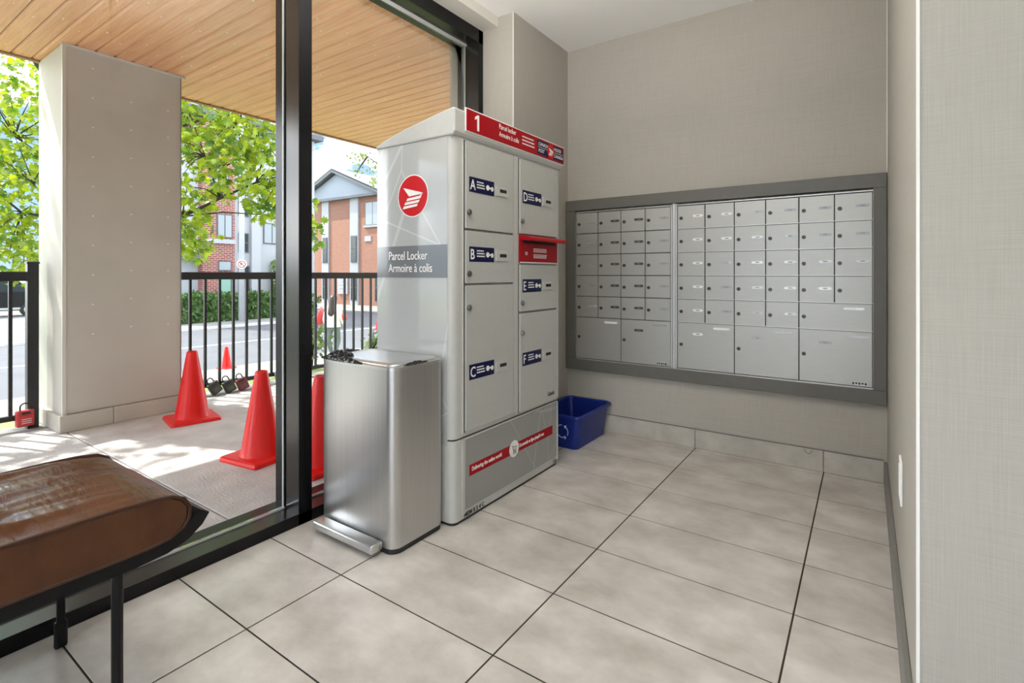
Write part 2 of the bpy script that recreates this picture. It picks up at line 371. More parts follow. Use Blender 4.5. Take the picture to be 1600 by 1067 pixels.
floor = struct(obj('floor', bx(-1.93, 3.05, -3.3, YB + 0.1, -0.12, -0.0015), 'grout'), 'beige stone-look floor tiles with dark grout lines')
TX, TY, gap = 0.6115, 0.3060, 0.005
tile_cache = {}
x_lines = [-0.7815 + TX * k for k in range(-3, 8)]
y_lines = [1.0450 + TY * k for k in range(-15, 8)]
for i in range(len(x_lines) - 1):
    for j in range(len(y_lines) - 1):
        x0, x1 = max(x_lines[i], -1.80), min(x_lines[i + 1], 3.0)
        y0, y1 = max(y_lines[j], -3.2), min(y_lines[j + 1], YB)
        if x1 - x0 < 0.02 or y1 - y0 < 0.02: continue
        if x0 >= XR - 0.02 and y0 >= YR - 0.02: continue
        if x0 < XR and y1 > YR + 0.02: x1 = min(x1, XR)
        key = (round(x1 - x0, 4), round(y1 - y0, 4))
        if key not in tile_cache:
            b = bx(-key[0] / 2 + gap / 2, key[0] / 2 - gap / 2, -key[1] / 2 + gap / 2, key[1] / 2 - gap / 2, -0.006, 0.0)
            # small chamfer on the top rim
            top = [e for e in b.edges if all(abs(v.co.z) < 1e-6 for v in e.verts)]
            bmesh.ops.bevel(b, geom=top, offset=0.0006, segments=1, affect='EDGES')
            me = mesh_from(b, 'floor_tile'); setmats(me, 'tile'); tile_cache[key] = me
        put('floor_tile', tile_cache[key], floor, ((x0 + x1) / 2, (y0 + y1) / 2, 0))

struct(obj('ceiling', bx(-2.2, 3.05, -3.3, YB + 0.1, ZC, ZC + 0.15), 'white_paint'), 'flat white painted ceiling')
wb = struct(obj('wall_back', bx(-2.2, 0.3, YB, YB + 0.12, -0.1, ZC), 'wall_linen'), 'taupe linen wallpaper wall holding the mailboxes')
wl = struct(obj('wall_left', bx(-2.05, XS, YJ, YB, -0.1, ZC), 'wall_linen'), 'taupe linen wall return beside the window')
wr = struct(obj('wall_right', bx(XR, 3.05, YR, YB, -0.1, ZC), 'wall_linen_pale'), 'pale linen wallpaper wall with a white outside corner')
struct(obj('wall_side', bx(2.95, 3.05, -3.3, YR, -0.1, ZC), 'wall_linen_pale'), 'plain pale lobby side wall')
obj('corner_bead', bx(XR - 0.0015, XR + 0.004, YR - 0.0015, YR + 0.004, 0.0, ZC), 'corner_bead', wr)
obj('corner_bead', bx(XS - 0.003, XS + 0.001, YJ - 0.001, YJ + 0.003, 0.0, ZC), 'corner_bead', wl)
obj('corner_bead', bx(XR - 0.003, XR + 0.0, YB - 0.003, YB, 1.437, ZC), 'corner_bead', wr)
struct(obj('trim_1', bx(-1.95, -1.694, -3.2, YJ, 2.353, ZC), 'bulkhead_paint'), 'pale boxed bulkhead running above the window')
sk = sroot('baseboard_back', 'beige tile skirting along the mailbox wall', (0, YB, 0))
for x0, x1 in ((-1.59, -1.394), (-1.392, -0.784), (-0.781, -0.1725), (-0.1695, XR - 0.014)):
    obj('skirting_tile', bx(x0, x1, YB - 0.011, YB, 0.001, 0.105, bev=0.0012, seg=1), 'skirting_tile', sk)
obj('cap_line', bx(-1.59, XR - 0.014, YB - 0.0125, YB, 0.105, 0.108), 'grey_trim', sk)
ch = nb(); tube(ch, [(-0.253, YB - 0.0115, 0.098), (-0.246, YB - 0.0115, 0.084), (-0.236, YB - 0.0115, 0.079), (-0.228, YB - 0.0115, 0.082), (-0.215, YB - 0.0115, 0.098)], 0.0016, 5)
obj('chip_outline', ch, 'grey_trim', sk)
struct(obj('baseboard_left', bx(XS, XS + 0.011, YJ, YB - 0.012, 0.0, 0.105), 'skirting_tile'), 'beige tile skirting along the wall return')
struct(obj('baseboard_right', bx(XR - 0.014, XR, YR - 0.012, YB - 0.001, 0.0, 0.10, bev=0.002, seg=1), 'grey_trim'), 'grey skirting strip along the niche side wall')

# ------------------------------------------------------------------ window wall
XG = -1.905
win = sroot('window_1', 'floor to ceiling glazing in black metal frames', (XW, 1.2, 0))
MUL = [(-3.2, -3.14), (-1.15, -1.094), (1.158, 1.214), (2.275, 2.344)]
def mullion(y0, y1, z0=0.0, z1=2.36):
    b = nb()
    box(b, XW - 0.004, XW, y0, y1, z0, z1)                            # black inner face
    mo = obj('mullion', b, 'black_metal', win)
    c = nb(); box(c, XG + 0.012, XW - 0.004, y0, y1, z0, z1); obj('mullion_side', c, 'bronze_metal', mo)
    g = nb()
    for ys in (y0 - 0.006, y1): box(g, XG, XG + 0.010, ys, ys + 0.004, 0.05, 2.30)
    obj('gasket', g, 'gasket_grey', mo)
    d = nb(); box(d, XG - 0.05, XG + 0.012, y0 - 0.003, y1 + 0.003, z0, z1); obj('mullion_cap', d, 'black_metal', mo)
for y0, y1 in MUL: mullion(y0, y1)
sb = nb(); box(sb, XW - 0.004, XW, -3.2, YJ, 0.0, 0.043, bev=0.0015, seg=1)
si = obj('sill', sb, 'black_metal', win)
obj('sill_top', bx(XG, XW - 0.004, -3.2, 2.344, 0.0, 0.042), 'bronze_metal', si)
g = nb(); box(g, XG, XG + 0.012, -3.14, 2.275, 0.042, 0.049); obj('gasket', g, 'gasket_grey', si)
obj('sill_outer', bx(XG - 0.06, XG, -3.2, 2.344, -0.02, 0.05), 'black_metal', si)
hb = nb(); box(hb, XW - 0.004, XW, -3.2, 2.344, 2.279, 2.36)
hd = obj('header', hb, 'black_metal', win)
obj('header_soffit', bx(XG, XW - 0.004, -3.2, 2.344, 2.290, 2.40), 'bronze_metal', hd)
g = nb(); box(g, XG, XG + 0.016, -3.14, 2.275, 2.278, 2.290); obj('gasket', g, 'gasket_grey', hd)
obj('header_outer', bx(XG - 0.06, XG, -3.2, 2.344, 2.285, 2.45), 'black_metal', hd)
for (a, b_) in zip(MUL, MUL[1:]):
    obj('pane', bx(XG + 0.004, XG + 0.010, a[1], b_[0], 0.05, 2.285), 'pane_glass', win)
struct(obj('wall_exterior', bx(-2.05, -1.90, YJ + 0.031, 9.0, -0.3, 3.2), 'pillar_panel'), 'beige outside wall beyond the glazing')

# unseen glazed front, added behind the viewpoint to let in more daylight
w2 = sroot('added_window', 'unseen glazed front added behind the viewpoint for daylight', (0.5, -3.25, 0))
for x in (-1.90, -0.35, 1.2, 2.9): obj('mullion', bx(x, x + 0.056, -3.32, -3.2, 0.0, 2.40), 'black_metal', w2)
obj('sill', bx(-1.90, 2.95, -3.30, -3.2, -0.02, 0.045), 'black_metal', w2)
obj('header', bx(-1.90, 2.95, -3.31, -3.2, 2.32, 2.42), 'black_metal', w2)
for x0, x1 in ((-1.844, -0.35), (-0.294, 1.2), (1.256, 2.9)): obj('pane', bx(x0, x1, -3.265, -3.259, 0.045, 2.32), 'pane_glass', w2)

# added bowl uplight, unseen above the view, to brighten ceiling and room
t = thing('added_uplight', 'unseen white bowl uplight added above the view to brighten the ceiling', 'lamp', (-0.9, 0.9, ZC))
obj('cord', tube(nb(), [(-0.9, 0.9, ZC), (-0.9, 0.9, 1.83)], 0.004, 6), 'black_metal', t)
obj('bowl', lathe(nb(), [(0.012, 1.74), (0.09, 1.755), (0.17, 1.82), (0.165, 1.82), (0.085, 1.762), (0.010, 1.748)], (-0.9, 0.9, 0), cap=False), 'white_paint', t)
ld = bpy.data.lights.new('ceiling_fill_light', 'AREA'); ld.shape = 'DISK'; ld.size = 0.26; ld.energy = CEILING_FILL_POWER; ld.color = (1.0, 0.94, 0.86)
lo = bpy.data.objects.new('ceiling_fill_light', ld); C.objects.link(lo); lo.location = (0, 0, 1.815 - ZC); lo.rotation_euler = (PI, 0, 0); lo.parent = t

# ================================================================== STRUCTURE: outdoors
SZ = -1.05
sl = sroot('patio', 'grey broom-finished concrete patio under the soffit', (-3, 1, 0))
for y0, y1 in ((-3.0, -0.50), (-0.494, 1.027), (1.033, 2.55), (2.556, 4.08), (4.086, 5.6)):
    obj('concrete_slab', bx(-4.24, XG - 0.06, y0, y1, -0.14, 0.0, bev=0.004, seg=1), 'concrete', sl)
obj('concrete_kerb', bx(-4.46, -4.245, -3.0, 5.6, -0.16, 0.0, bev=0.006, seg=1), 'concrete_pale', sl)
struct(obj('walkway', bx(-4.24, 9.0, -16.0, -3.31, -0.14, -0.005), 'concrete'), 'concrete walk before the added glazed front')
lawn = nb()
loft(lawn, [[(-4.46, -14, -0.02), (-4.46, 34, -0.02)], [(-5.4, -14, -0.12), (-5.4, 34, -0.12)], [(-7.5, -14, -0.7), (-7.5, 34, -0.7)], [(-9.3, -14, SZ), (-9.3, 34, SZ)], [(-9.95, -14, SZ), (-9.95, 34, SZ)]], False, False, closed=False)
struct(obj('lawn', lawn, 'grass'), 'strip of grass sloping from the patio to the sidewalk')
struct(obj('sidewalk', bx(-11.39, -9.95, -14, 15.5, SZ - 0.2, SZ), 'concrete_pale'), 'pale concrete sidewalk along the street')
struct(obj('road', bx(-20.3, -11.39, -14, 60, SZ - 0.3, SZ - 0.06), 'asphalt'), 'grey asphalt street')
struct(obj('side_road', bx(-60, -9.95, 14.6, 18.2, SZ - 0.25, SZ - 0.055), 'asphalt'), 'grey side street before the brick building')
for x in (-15.7,): struct(obj('trim_2', bx(x - 0.07, x + 0.07, -14, 14.6, SZ - 0.06, SZ - 0.055), 'road_paint'), 'painted line on the street')
struct(obj('far_kerb', bx(-20.55, -20.3, -14, 14.6, SZ - 0.3, SZ + 0.02), 'concrete'), 'concrete kerb on the far side of the street')
struct(obj('far_sidewalk', bx(-22.2, -20.55, -14, 14.6, SZ - 0.3, SZ + 0.03), 'concrete_pale'), 'pale far sidewalk below the hedge')
struct(obj('ground', bx(-80, -9.95, -40, 80, SZ - 0.6, SZ - 0.30), 'grass'), 'grassy ground beneath the street')
struct(obj('forecourt', bx(-60, -9.95, 18.2, 40, SZ - 0.3, SZ), 'concrete_pale'), 'pale paving before the orange brick building')

# soffit of boards
ZS = 2.385
so = sroot('soffit', 'wood-toned boarded soffit over the patio', (-3.2, 2, ZS))
pf = [(-0.0472, 0.016), (-0.0472, 0.009), (-0.0345, 0.0), (0.0445, 0.0), (0.0472, 0.009), (0.0472, 0.016)]
bme = mesh_from(prism(nb(), pf, 'X', -1.285, 1.285), 'soffit_board'); setmats(bme, 'soffit_wood')
y = -2.98; nbd = 0
while y < 6.6:
    put('soffit_board', bme, so, (-3.215, y + 0.001, ZS)); y += 0.1; nbd += 1
scr = nb()
yy = -0.98; r_ = 0
while yy < 4.6:
    for x in (-4.3, -3.72, -3.14, -2.56, -2.1): disc(scr, (x + (0.06 if r_ % 2 else -0.05), yy, ZS), (0, 0, -1), 0.0045, 0.0015, 8)
    yy += 0.1; r_ += 1
sc_o = obj('screws', scr, 'print_white', so); sc_o['kind'] = 'stuff'
obj('roof_slab', bx(-4.56, XG - 0.06, -3.1, 6.7, ZS + 0.012, ZS + 0.35), 'fascia_dark', so)
obj('edge_strip', bx(-4.54, -4.50, -3.1, 6.7, ZS - 0.012, ZS + 0.012), 'soffit_edge', so)

# pillar
pl = thing('pillar', 'square beige clad pillar on the patio with dotted fasteners', 'pillar', (-4.28, 1.34, 0))
PX0, PX1, PY0, PY1 = -4.53, -4.035, 1.013, 1.667
obj('core', bx(PX0 + 0.02, PX1 - 0.01, PY0 + 0.01, PY1 - 0.01, 0.0, ZS), 'fascia_dark', pl)
obj('cladding_panel', bx(PX1 - 0.012, PX1, PY0 + 0.012, PY1, 0.105, ZS - 0.016), 'pillar_panel', pl)
obj('cladding_panel', bx(PX0, PX1 - 0.014, PY0, PY0 + 0.012, 0.105, ZS - 0.004), 'pillar_panel', pl)
obj('cladding_panel', bx(PX0, PX1 - 0.014, PY1 - 0.012, PY1, 0.105, ZS - 0.004), 'pillar_panel', pl)
obj('cladding_panel', bx(PX0, PX0 + 0.012, PY0 + 0.012, PY1 - 0.012, 0.105, ZS - 0.004), 'pillar_panel', pl)
obj('corner_trim', bx(PX1 - 0.014, PX1 + 0.004, PY0 - 0.004, PY0 + 0.014, 0.105, ZS - 0.003), 'trim_pale', pl)
obj('edge_trim', bx(PX1 - 0.012, PX1 + 0.003, PY1 - 0.003, PY1 + 0.003, 0.105, ZS - 0.003), 'grey_trim', pl)
obj('top_trim', bx(PX1 - 0.012, PX1 + 0.006, PY0 - 0.01, PY1 + 0.03, ZS - 0.016, ZS - 0.001), 'trim_pale', pl)
obj('panel_shadow_gap', bx(PX1 - 0.012, PX1 + 0.001, PY0 + 0.02, PY1, 0.105, 0.111), 'grey_trim', pl)
for (x0, x1, y0, y1) in ((PX1 - 0.02, PX1 + 0.02, PY0 - 0.02, 1.262), (PX1 - 0.02, PX1 + 0.02, 1.265, PY1 + 0.01), (PX0 - 0.02, PX1 - 0.022, PY0 - 0.02, PY0 + 0.02), (PX0 - 0.02, PX1 - 0.022, PY1 - 0.02, PY1 + 0.01)):
    obj('base_stone', bx(x0, x1, y0, y1, 0.001, 0.105, bev=0.003, seg=1), 'pillar_stone', pl)
fs = nb()
for yv in (1.16, 1.365, 1.585):
    for k in range(11):
        zz = 0.62 + k * 0.187 + (0.0 if yv > 1.2 else -0.03)
        if zz < 2.28: disc(fs, (PX1, yv, zz), (1, 0, 0), 0.0045, 0.0015, 8)
f_o = obj('fasteners', fs, 'print_white', pl); f_o['kind'] = 'stuff'

# railings
def railing(label, y0, y1, first, posts, XX=-4.34):
    t = thing('railing', label, 'railing', (XX, (y0 + y1) / 2, 0))
    obj('top_rail', bx(XX - 0.024, XX + 0.024, y0, y1, 0.925, 0.985, bev=0.004, seg=1), 'rail_metal', t)
    obj('bottom_rail', bx(XX - 0.016, XX + 0.016, y0, y1, 0.062, 0.094, bev=0.003, seg=1), 'rail_metal', t)
    me = mesh_from(bx(-0.009, 0.009, -0.009, 0.009, 0, 0.831), 'baluster'); setmats(me, 'rail_metal')
    y = first
    while y < y1 - 0.03:
        put('baluster', me, t, (XX, y, 0.094)); y += 0.1107
    for p in posts:
        po = obj('post', bx(XX - 0.027, XX + 0.027, p - 0.027, p + 0.027, 0.0, 1.035), 'rail_metal', t)
        cp = nb(); loft(cp, [[(XX - s, p - s, z), (XX + s, p - s, z), (XX + s, p + s, z), (XX - s, p + s, z)] for s, z in ((0.031, 1.035), (0.031, 1.045), (0.02, 1.052))]); obj('post_cap', cp, 'rail_metal', po)
    return t
railing('black metal balcony railing to the right of the pillar', 1.672, 5.6, 1.859, [5.57])
railing('black metal railing left of the pillar with a square capped post', -2.9, 0.932, 0.8377 - 0.1107 * 33, [0.938, -1.2, -2.87])

# ================================================================== PARCEL LOCKER
KS = 0.9885
def fy(y): return y * KS
def fz(z): return 0.97 + (z - 0.97) * KS
LX = -1.290                                   # front plane
LX0 = -1.726; LY0, LY1 = fy(1.497), fy(2.328)
lk = thing('parcel_locker', 'tall grey metal parcel locker with red header sign beside the window', 'locker', ((LX + LX0) / 2, (LY0 + LY1) / 2, 0))
# body with rounded vertical front corners
def locker_ring(z, g=0.0, r=0.028):
    pts = [(LX0 - g, LY0 - g, z)]
    for k in range(6):
        a = math.radians(-90 + 90 * k / 5); pts.append((LX - 0.006 + g - r + r * math.cos(a), LY0 - g + r + r * math.sin(a), z))
    for k in range(6):
        a = math.radians(90 * k / 5); pts.append((LX - 0.006 + g - r + r * math.cos(a), LY1 + g - r + r * math.sin(a), z))
    pts.append((LX0 - g, LY1 + g, z))
    return pts
b = nb(); loft(b, [locker_ring(fz(0.325)), locker_ring(fz(1.512))]); smooth_by_angle(obj('body', b, 'locker_paint', lk))
b = nb(); loft(b, [locker_ring(0.012), locker_ring(fz(0.318))]); smooth_by_angle(obj('pedestal', b, 'locker_paint', lk))
b = nb(); loft(b, [locker_ring(0.0, -0.004), locker_ring(0.012, -0.004)]); loft(b, [locker_ring(fz(0.318), -0.004), locker_ring(fz(0.325), -0.004)]); obj('joint_strip', b, 'seal_black', lk)
# cap: curved top that rises to the front, slightly proud
cy0, cy1 = LY0 - 0.006, LY1 + 0.012
ztop = lambda s: fz(1.520) + 0.094 * s ** 0.72
prof = [(LX0 - 0.004, fz(1.508))] + [(LX0 - 0.004 + (LX - 0.03 + 0.028 - LX0) * k / 10, ztop(k / 10)) for k in range(11)] + [(LX + 0.006, fz(1.612)), (LX + 0.006, fz(1.523)), (LX - 0.002, fz(1.508))]
cap = obj('cap', prism(nb(), prof, 'Y', cy0, cy1), 'locker_paint', lk)
bv = cap.modifiers.new('edge', 'BEVEL'); bv.width = 0.006; bv.segments = 2; bv.limit_method = 'ANGLE'; bv.angle_limit = math.radians(50)
# header sign
sg = obj('header_sign', bx(LX + 0.004, LX + 0.009, fy(1.553), fy(2.353), fz(1.533), fz(1.628), bev=0.001, seg=1), 'print_white', lk)
obj('sign_face', bx(LX + 0.008, LX + 0.0105, fy(1.559), fy(2.347), fz(1.538), fz(1.623)), 'sign_red', sg)
XF = LX + 0.0107
Y_, Xn = (0, 1, 0), (1, 0, 0)
one = nb(); prism(one, [(fy(1.607) + a, fz(1.549) + b_) for a, b_ in ((0.018, 0.0), (0.030, 0.0), (0.030, 0.063), (0.020, 0.063), (0.003, 0.052), (0.003, 0.041), (0.018, 0.049))], 'X', XF - 0.0004, XF + 0.0006)
obj('numeral', one, 'print_white', sg)
text('Parcel locker', 0.0300, 'print_white', sg, (XF, fy(1.775), fz(1.594)), Y_, Xn, sx=0.80)
text('Armoire \u00e0 colis', 0.0300, 'print_white', sg, (XF, fy(1.775), fz(1.562)), Y_, Xn, sx=0.80)
lines = nb()
for k, (z, w) in enumerate(((1.598, 0.098), (1.582, 0.102), (1.566, 0.104))):
    s = 0
    while s < w:
        q = random.uniform(0.008, 0.018); box(lines, XF - 0.0004, XF + 0.0004, fy(1.955) + s, fy(1.955) + min(s + q, w), fz(z), fz(z) + 0.006); s += q + 0.003
o = obj('small_print', lines, 'print_white', sg); o['kind'] = 'stuff'
obj('navy_block', bx(XF - 0.001, XF + 0.0004, fy(2.088), fy(2.190), fz(1.548), fz(1.615)), 'navy', sg)
obj('navy_block', bx(XF - 0.001, XF + 0.0004, fy(2.238), fy(2.336), fz(1.548), fz(1.615)), 'navy', sg)
XF2 = XF + 0.0005
text('CANADA', 0.0230, 'print_white', sg, (XF2, fy(2.094), fz(1.590)), Y_, Xn, sx=0.92, shear=0.2)
text('POST', 0.0230, 'print_white', sg, (XF2, fy(2.094), fz(1.558)), Y_, Xn, sx=0.98, shear=0.2)
text('POSTES', 0.0230, 'print_white', sg, (XF2, fy(2.243), fz(1.590)), Y_, Xn, sx=0.92, shear=0.2)
text('CANADA', 0.0230, 'print_white', sg, (XF2, fy(2.243), fz(1.558)), Y_, Xn, sx=0.92, shear=0.2)
b = nb(); box(b, XF2 - 0.0002, XF2 + 0.0003, fy(2.092), fy(2.188), fz(1.581), fz(1.583)); box(b, XF2 - 0.0002, XF2 + 0.0003, fy(2.240), fy(2.334), fz(1.581), fz(1.583)); obj('rule_line', b, 'print_white', sg)
def emblem(parent, cx, r, xdir, nrm, red='logo_red', ring='print_white', side=False):
    # round emblem: red disc, pale rim, winged letter shape of one solid sail and three bars
    xd = Vector(xdir); n = Vector(nrm); c = Vector(cx)
    b = nb(); disc(b, c, n, r, 0.0008, 32); rim = obj('emblem', b, ring, parent)
    b = nb(); disc(b, c + n * 0.0004, n, r * 0.95, 0.0008, 32); obj('emblem_disc', b, red, rim)
    up = Vector((0, 0, 1))
    def poly(pts):
        bb = nb(); lo = [c + n * 0.0012 + xd * (x * r) + up * (y_ * r) for x, y_ in pts]; hi = [p + n * 0.0007 for p in lo]
        loft(bb, [lo, hi]); return bb
    bb = nb()
    for pts in (((-0.62, 0.42), (0.66, 0.10), (0.50, 0.04), (-0.24, -0.01)), ((-0.34, -0.10), (0.44, -0.03), (0.66, 0.10), (0.60, 0.02), (0.50, -0.15), (-0.42, -0.22)),
                ((-0.48, -0.28), (0.46, -0.21), (0.38, -0.33), (-0.55, -0.40)), ((-0.58, -0.46), (0.34, -0.39), (0.26, -0.50), (-0.66, -0.59))):
        merge(bb, poly(pts))
    obj('emblem_wing', bb, 'print_white', rim)
    return rim
emblem(sg, (XF, fy(2.213), fz(1.580)), 0.036, Y_, Xn, red='logo_red', ring='sign_red')
# side graphics (face towards the lobby)
YF = LY0 - 0.0012
Xp = (1, 0, 0); Yn = (0, -1, 0)
ve = obj('side_graphic', bx(LX0 + 0.002, LX - 0.035, YF, LY0 + 0.001, fz(0.30), fz(1.506)), 'locker_vinyl', lk)
band = obj('label_band', bx(LX0 + 0.002, LX - 0.035, YF - 0.0008, YF, fz(0.955), fz(1.086)), 'vinyl_band', ve)
text('Parcel Locker', 0.0500, 'print_white', band, (-1.653, YF - 0.0010, fz(1.029)), Xp, Yn, sx=0.80)
text('Armoire \u00e0 colis', 0.0500, 'print_white', band, (-1.653, YF - 0.0010, fz(0.978)), Xp, Yn, sx=0.80)
emblem(ve, (-1.510, YF - 0.0002, fz(1.290)), 0.0865, Xp, Yn)
# doors: (letter, y0, y1, z0, z1, lock z, tag z)
lockm = nb(); disc(lockm, (0, 0, 0), (1, 0, 0), 0.0125, 0.006, 20); disc(lockm, (0.006, 0, 0), (1, 0, 0), 0.0085, 0.003, 16)
lock_me = mesh_from(lockm, 'lock'); setmats(lock_me, 'lock_chrome')
slotb = nb(); box(slotb, 0.0085, 0.0096, -0.0012, 0.0012, -0.006, 0.006); slot_me = mesh_from(slotb, 'keyhole'); setmats(slot_me, 'slot_black')
def locker_door(letter, y0, y1, z0, z1, lz, tz):
    y0, y1, z0, z1, lz, tz = fy(y0), fy(y1), fz(z0), fz(z1), fz(lz), fz(tz)
    gs = obj('door_gap', bx(LX - 0.008, LX - 0.0045, y0 - 0.001, y1 + 0.001, z0 - 0.001, z1 + 0.001), 'seal_black', lk)
    d = obj('door', bx(LX - 0.006, LX + 0.003, y0 + 0.0015, y1 - 0.0015, z0 + 0.0015, z1 - 0.0015, bev=0.002, seg=1), 'locker_door_paint', lk)
    XD = LX + 0.003
    put('lock', lock_me, d, (XD, y0 + 0.019, lz)); put('keyhole', slot_me, d, (XD, y0 + 0.019, lz))
    tg = obj('number_tag', bx(XD, XD + 0.0012, y0 + 0.021, y0 + 0.184, tz - 0.030, tz + 0.030), 'navy', d)
    return d, tg, XD, y0, tz
def tag_print(d, tg, XD, y0, tz, letter):
    XT = XD + 0.0014
    # tag prints sit on the door so that the hierarchy stays at three levels
    text(letter, 0.058, 'print_white', d, (XT, y0 + 0.026, tz - 0.020), Y_, Xn, sx=0.85, bold=0.0006)
    b = nb()
    for z, w in ((0.012, 0.044), (0.001, 0.050), (-0.010, 0.052)):
        s = 0
        while s < w:
            q = random.uniform(0.006, 0.014); box(b, XT - 0.0003, XT + 0.0004, y0 + 0.068 + s, y0 + 0.068 + min(s + q, w), tz + z, tz + z + 0.005); s += q + 0.002
    o = obj('small_print', b, 'print_white', d); o['kind'] = 'stuff'
    b = nb(); disc(b, (XT - 0.0003, y0 + 0.140, tz), Xn, 0.011, 0.0008, 16); box(b, XT - 0.0003, XT + 0.0005, y0 + 0.148, y0 + 0.166, tz - 0.0035, tz + 0.0035); disc(b, (XT - 0.0003, y0 + 0.170, tz - 0.002), Xn, 0.0095, 0.0008, 16)
    obj('key_symbol', b, 'print_white', d)
    hs = obj('key_slot_plate', bx(XD, XD + 0.004, y0 + 0.197, y0 + 0.281, tz - 0.025, tz + 0.020, bev=0.0015, seg=1), 'locker_paint', d)
    obj('key_slot', bx(XD + 0.0036, XD + 0.0046, y0 + 0.222, y0 + 0.270, tz - 0.008, tz + 0.006), 'slot_black', d)
for (l, y0, y1, z0, z1, lz, tz) in (('A', 1.562, 1.898, 1.150, 1.500, 1.216, 1.330), ('B', 1.562, 1.898, 0.931, 1.145, 0.971, 1.050), ('C', 1.562, 1.898, 0.342, 0.926, 0.835, 0.576),
                                    ('D', 1.947, 2.290, 1.154, 1.500, 1.213, 1.328), ('E', 1.947, 2.290, 0.795, 1.015, 0.837, 0.915), ('F', 1.947, 2.290, 0.334, 0.790, 0.697, 0.575)):
    r = locker_door(l, y0, y1, z0, z1, lz, tz); tag_print(*r, l)
# outgoing mail slot with hood
o_ = obj('mail_slot_panel', bx(LX - 0.006, LX + 0.004, fy(1.949), fy(2.290), fz(1.022), fz(1.150), bev=0.0015, seg=1), 'sign_red', lk)
hood = [(LX + 0.003, fz(1.150)), (LX + 0.055, fz(1.138)), (LX + 0.060, fz(1.128)), (LX + 0.054, fz(1.122)), (LX + 0.003, fz(1.128))]
obj('slot_hood', prism(nb(), hood, 'Y', fy(1.947), fy(2.292)), 'sign_red', o_)
obj('slot_opening', bx(LX + 0.0035, LX + 0.0045, fy(1.97), fy(2.27), fz(1.112), fz(1.126)), 'slot_black', o_)
obj('slot_frame', bx(LX + 0.003, LX + 0.0065, fy(1.949), fy(2.290), fz(1.0215), fz(1.026)), 'print_white', o_)
b = nb(); tube(b, [(LX + 0.0045, fy(2.000) + 0.007 * math.cos(a), fz(1.066) + 0.007 * math.sin(a)) for a in [2 * PI * k / 14 for k in range(15)]], 0.0012, 5); obj('slot_ring', b, 'print_white', o_)
b = nb()
for z in (1.088, 1.081, 1.074, 1.060, 1.053, 1.046):
    s = 0
    while s < 0.115:
        q = random.uniform(0.008, 0.02); box(b, LX + 0.004, LX + 0.0046, fy(2.062) + s, fy(2.062) + min(s + q, 0.12), fz(z), fz(z) + 0.0035); s += q + 0.002
o = obj('small_print', b, 'print_white', o_); o['kind'] = 'stuff'
b = nb(); text('Canada', 0.030, 'print_black', lk, (LX + 0.0034, fy(2.195), fz(0.362)), Y_, Xn, sx=0.72)
# front frame ribs
for (y0, y1) in ((1.548, 1.556), (1.905, 1.940), (2.297, 2.312)):
    obj('front_rib', bx(LX - 0.007, LX - 0.001, fy(y0), fy(y1), fz(0.336), fz(1.505), bev=0.0015, seg=1), 'locker_paint', lk)
# pedestal graphic
pgx = obj('pedestal_graphic', bx(LX - 0.0065, LX - 0.003, fy(1.562), fy(2.295), 0.045, fz(0.310)), 'locker_vinyl_dark', lk)
XP = LX - 0.0028
obj('pedestal_frame', bx(LX - 0.0065, LX - 0.0005, fy(1.549), fy(1.561), 0.03, fz(0.314)), 'locker_paint', lk)
obj('pedestal_frame', bx(LX - 0.0065, LX - 0.0005, fy(2.296), fy(2.306), 0.03, fz(0.314)), 'locker_paint', lk)
stripe = obj('red_stripe', bx(XP - 0.0004, XP + 0.0006, fy(1.592), fy(2.252), fz(0.159), fz(0.203)), 'sign_red', pgx)
text('Delivering the online world', 0.0235, 'print_white', stripe, (XP + 0.0008, fy(1.606), fz(0.176)), Y_, Xn, sx=0.78, bold=0.0003)
text('Du monde en ligne jusqu\u2019\u00e0 vous', 0.0235, 'print_white', stripe, (XP + 0.0008, fy(1.950), fz(0.176)), Y_, Xn, sx=0.71, bold=0.0003)
b = nb(); disc(b, (XP + 0.0002, fy(1.908), fz(0.181)), Xn, 0.037, 0.001, 28); bd = obj('cart_badge', b, 'print_white', pgx)
b = nb(); cy, cz = fy(1.908), fz(0.181)
tube(b, [(XP + 0.0016, cy - 0.020, cz + 0.018), (XP + 0.0016, cy - 0.013, cz + 0.015), (XP + 0.0016, cy - 0.006, cz - 0.012), (XP + 0.0016, cy + 0.014, cz - 0.012)], 0.0013, 5)
tube(b, [(XP + 0.0016, cy - 0.011, cz + 0.009), (XP + 0.0016, cy + 0.017, cz + 0.009), (XP + 0.0016, cy + 0.013, cz - 0.005), (XP + 0.0016, cy - 0.008, cz - 0.005)], 0.0013, 5)
disc(b, (XP + 0.0012, cy - 0.004, cz - 0.019), Xn, 0.0035, 0.0008, 10); disc(b, (XP + 0.0012, cy + 0.011, cz - 0.019), Xn, 0.0035, 0.0008, 10)
obj('cart_symbol', b, 'print_black', bd)
text('MEM 0 2 4 C', 0.024, 'print_black', lk, (LX - 0.0052, fy(1.562), 0.016), Y_, Xn, sx=1.0, bold=0.0004)
text('1 B', 0.022, 'print_black', lk, (LX - 0.0052, fy(2.262), 0.016), Y_, Xn, sx=0.9, bold=0.0008)

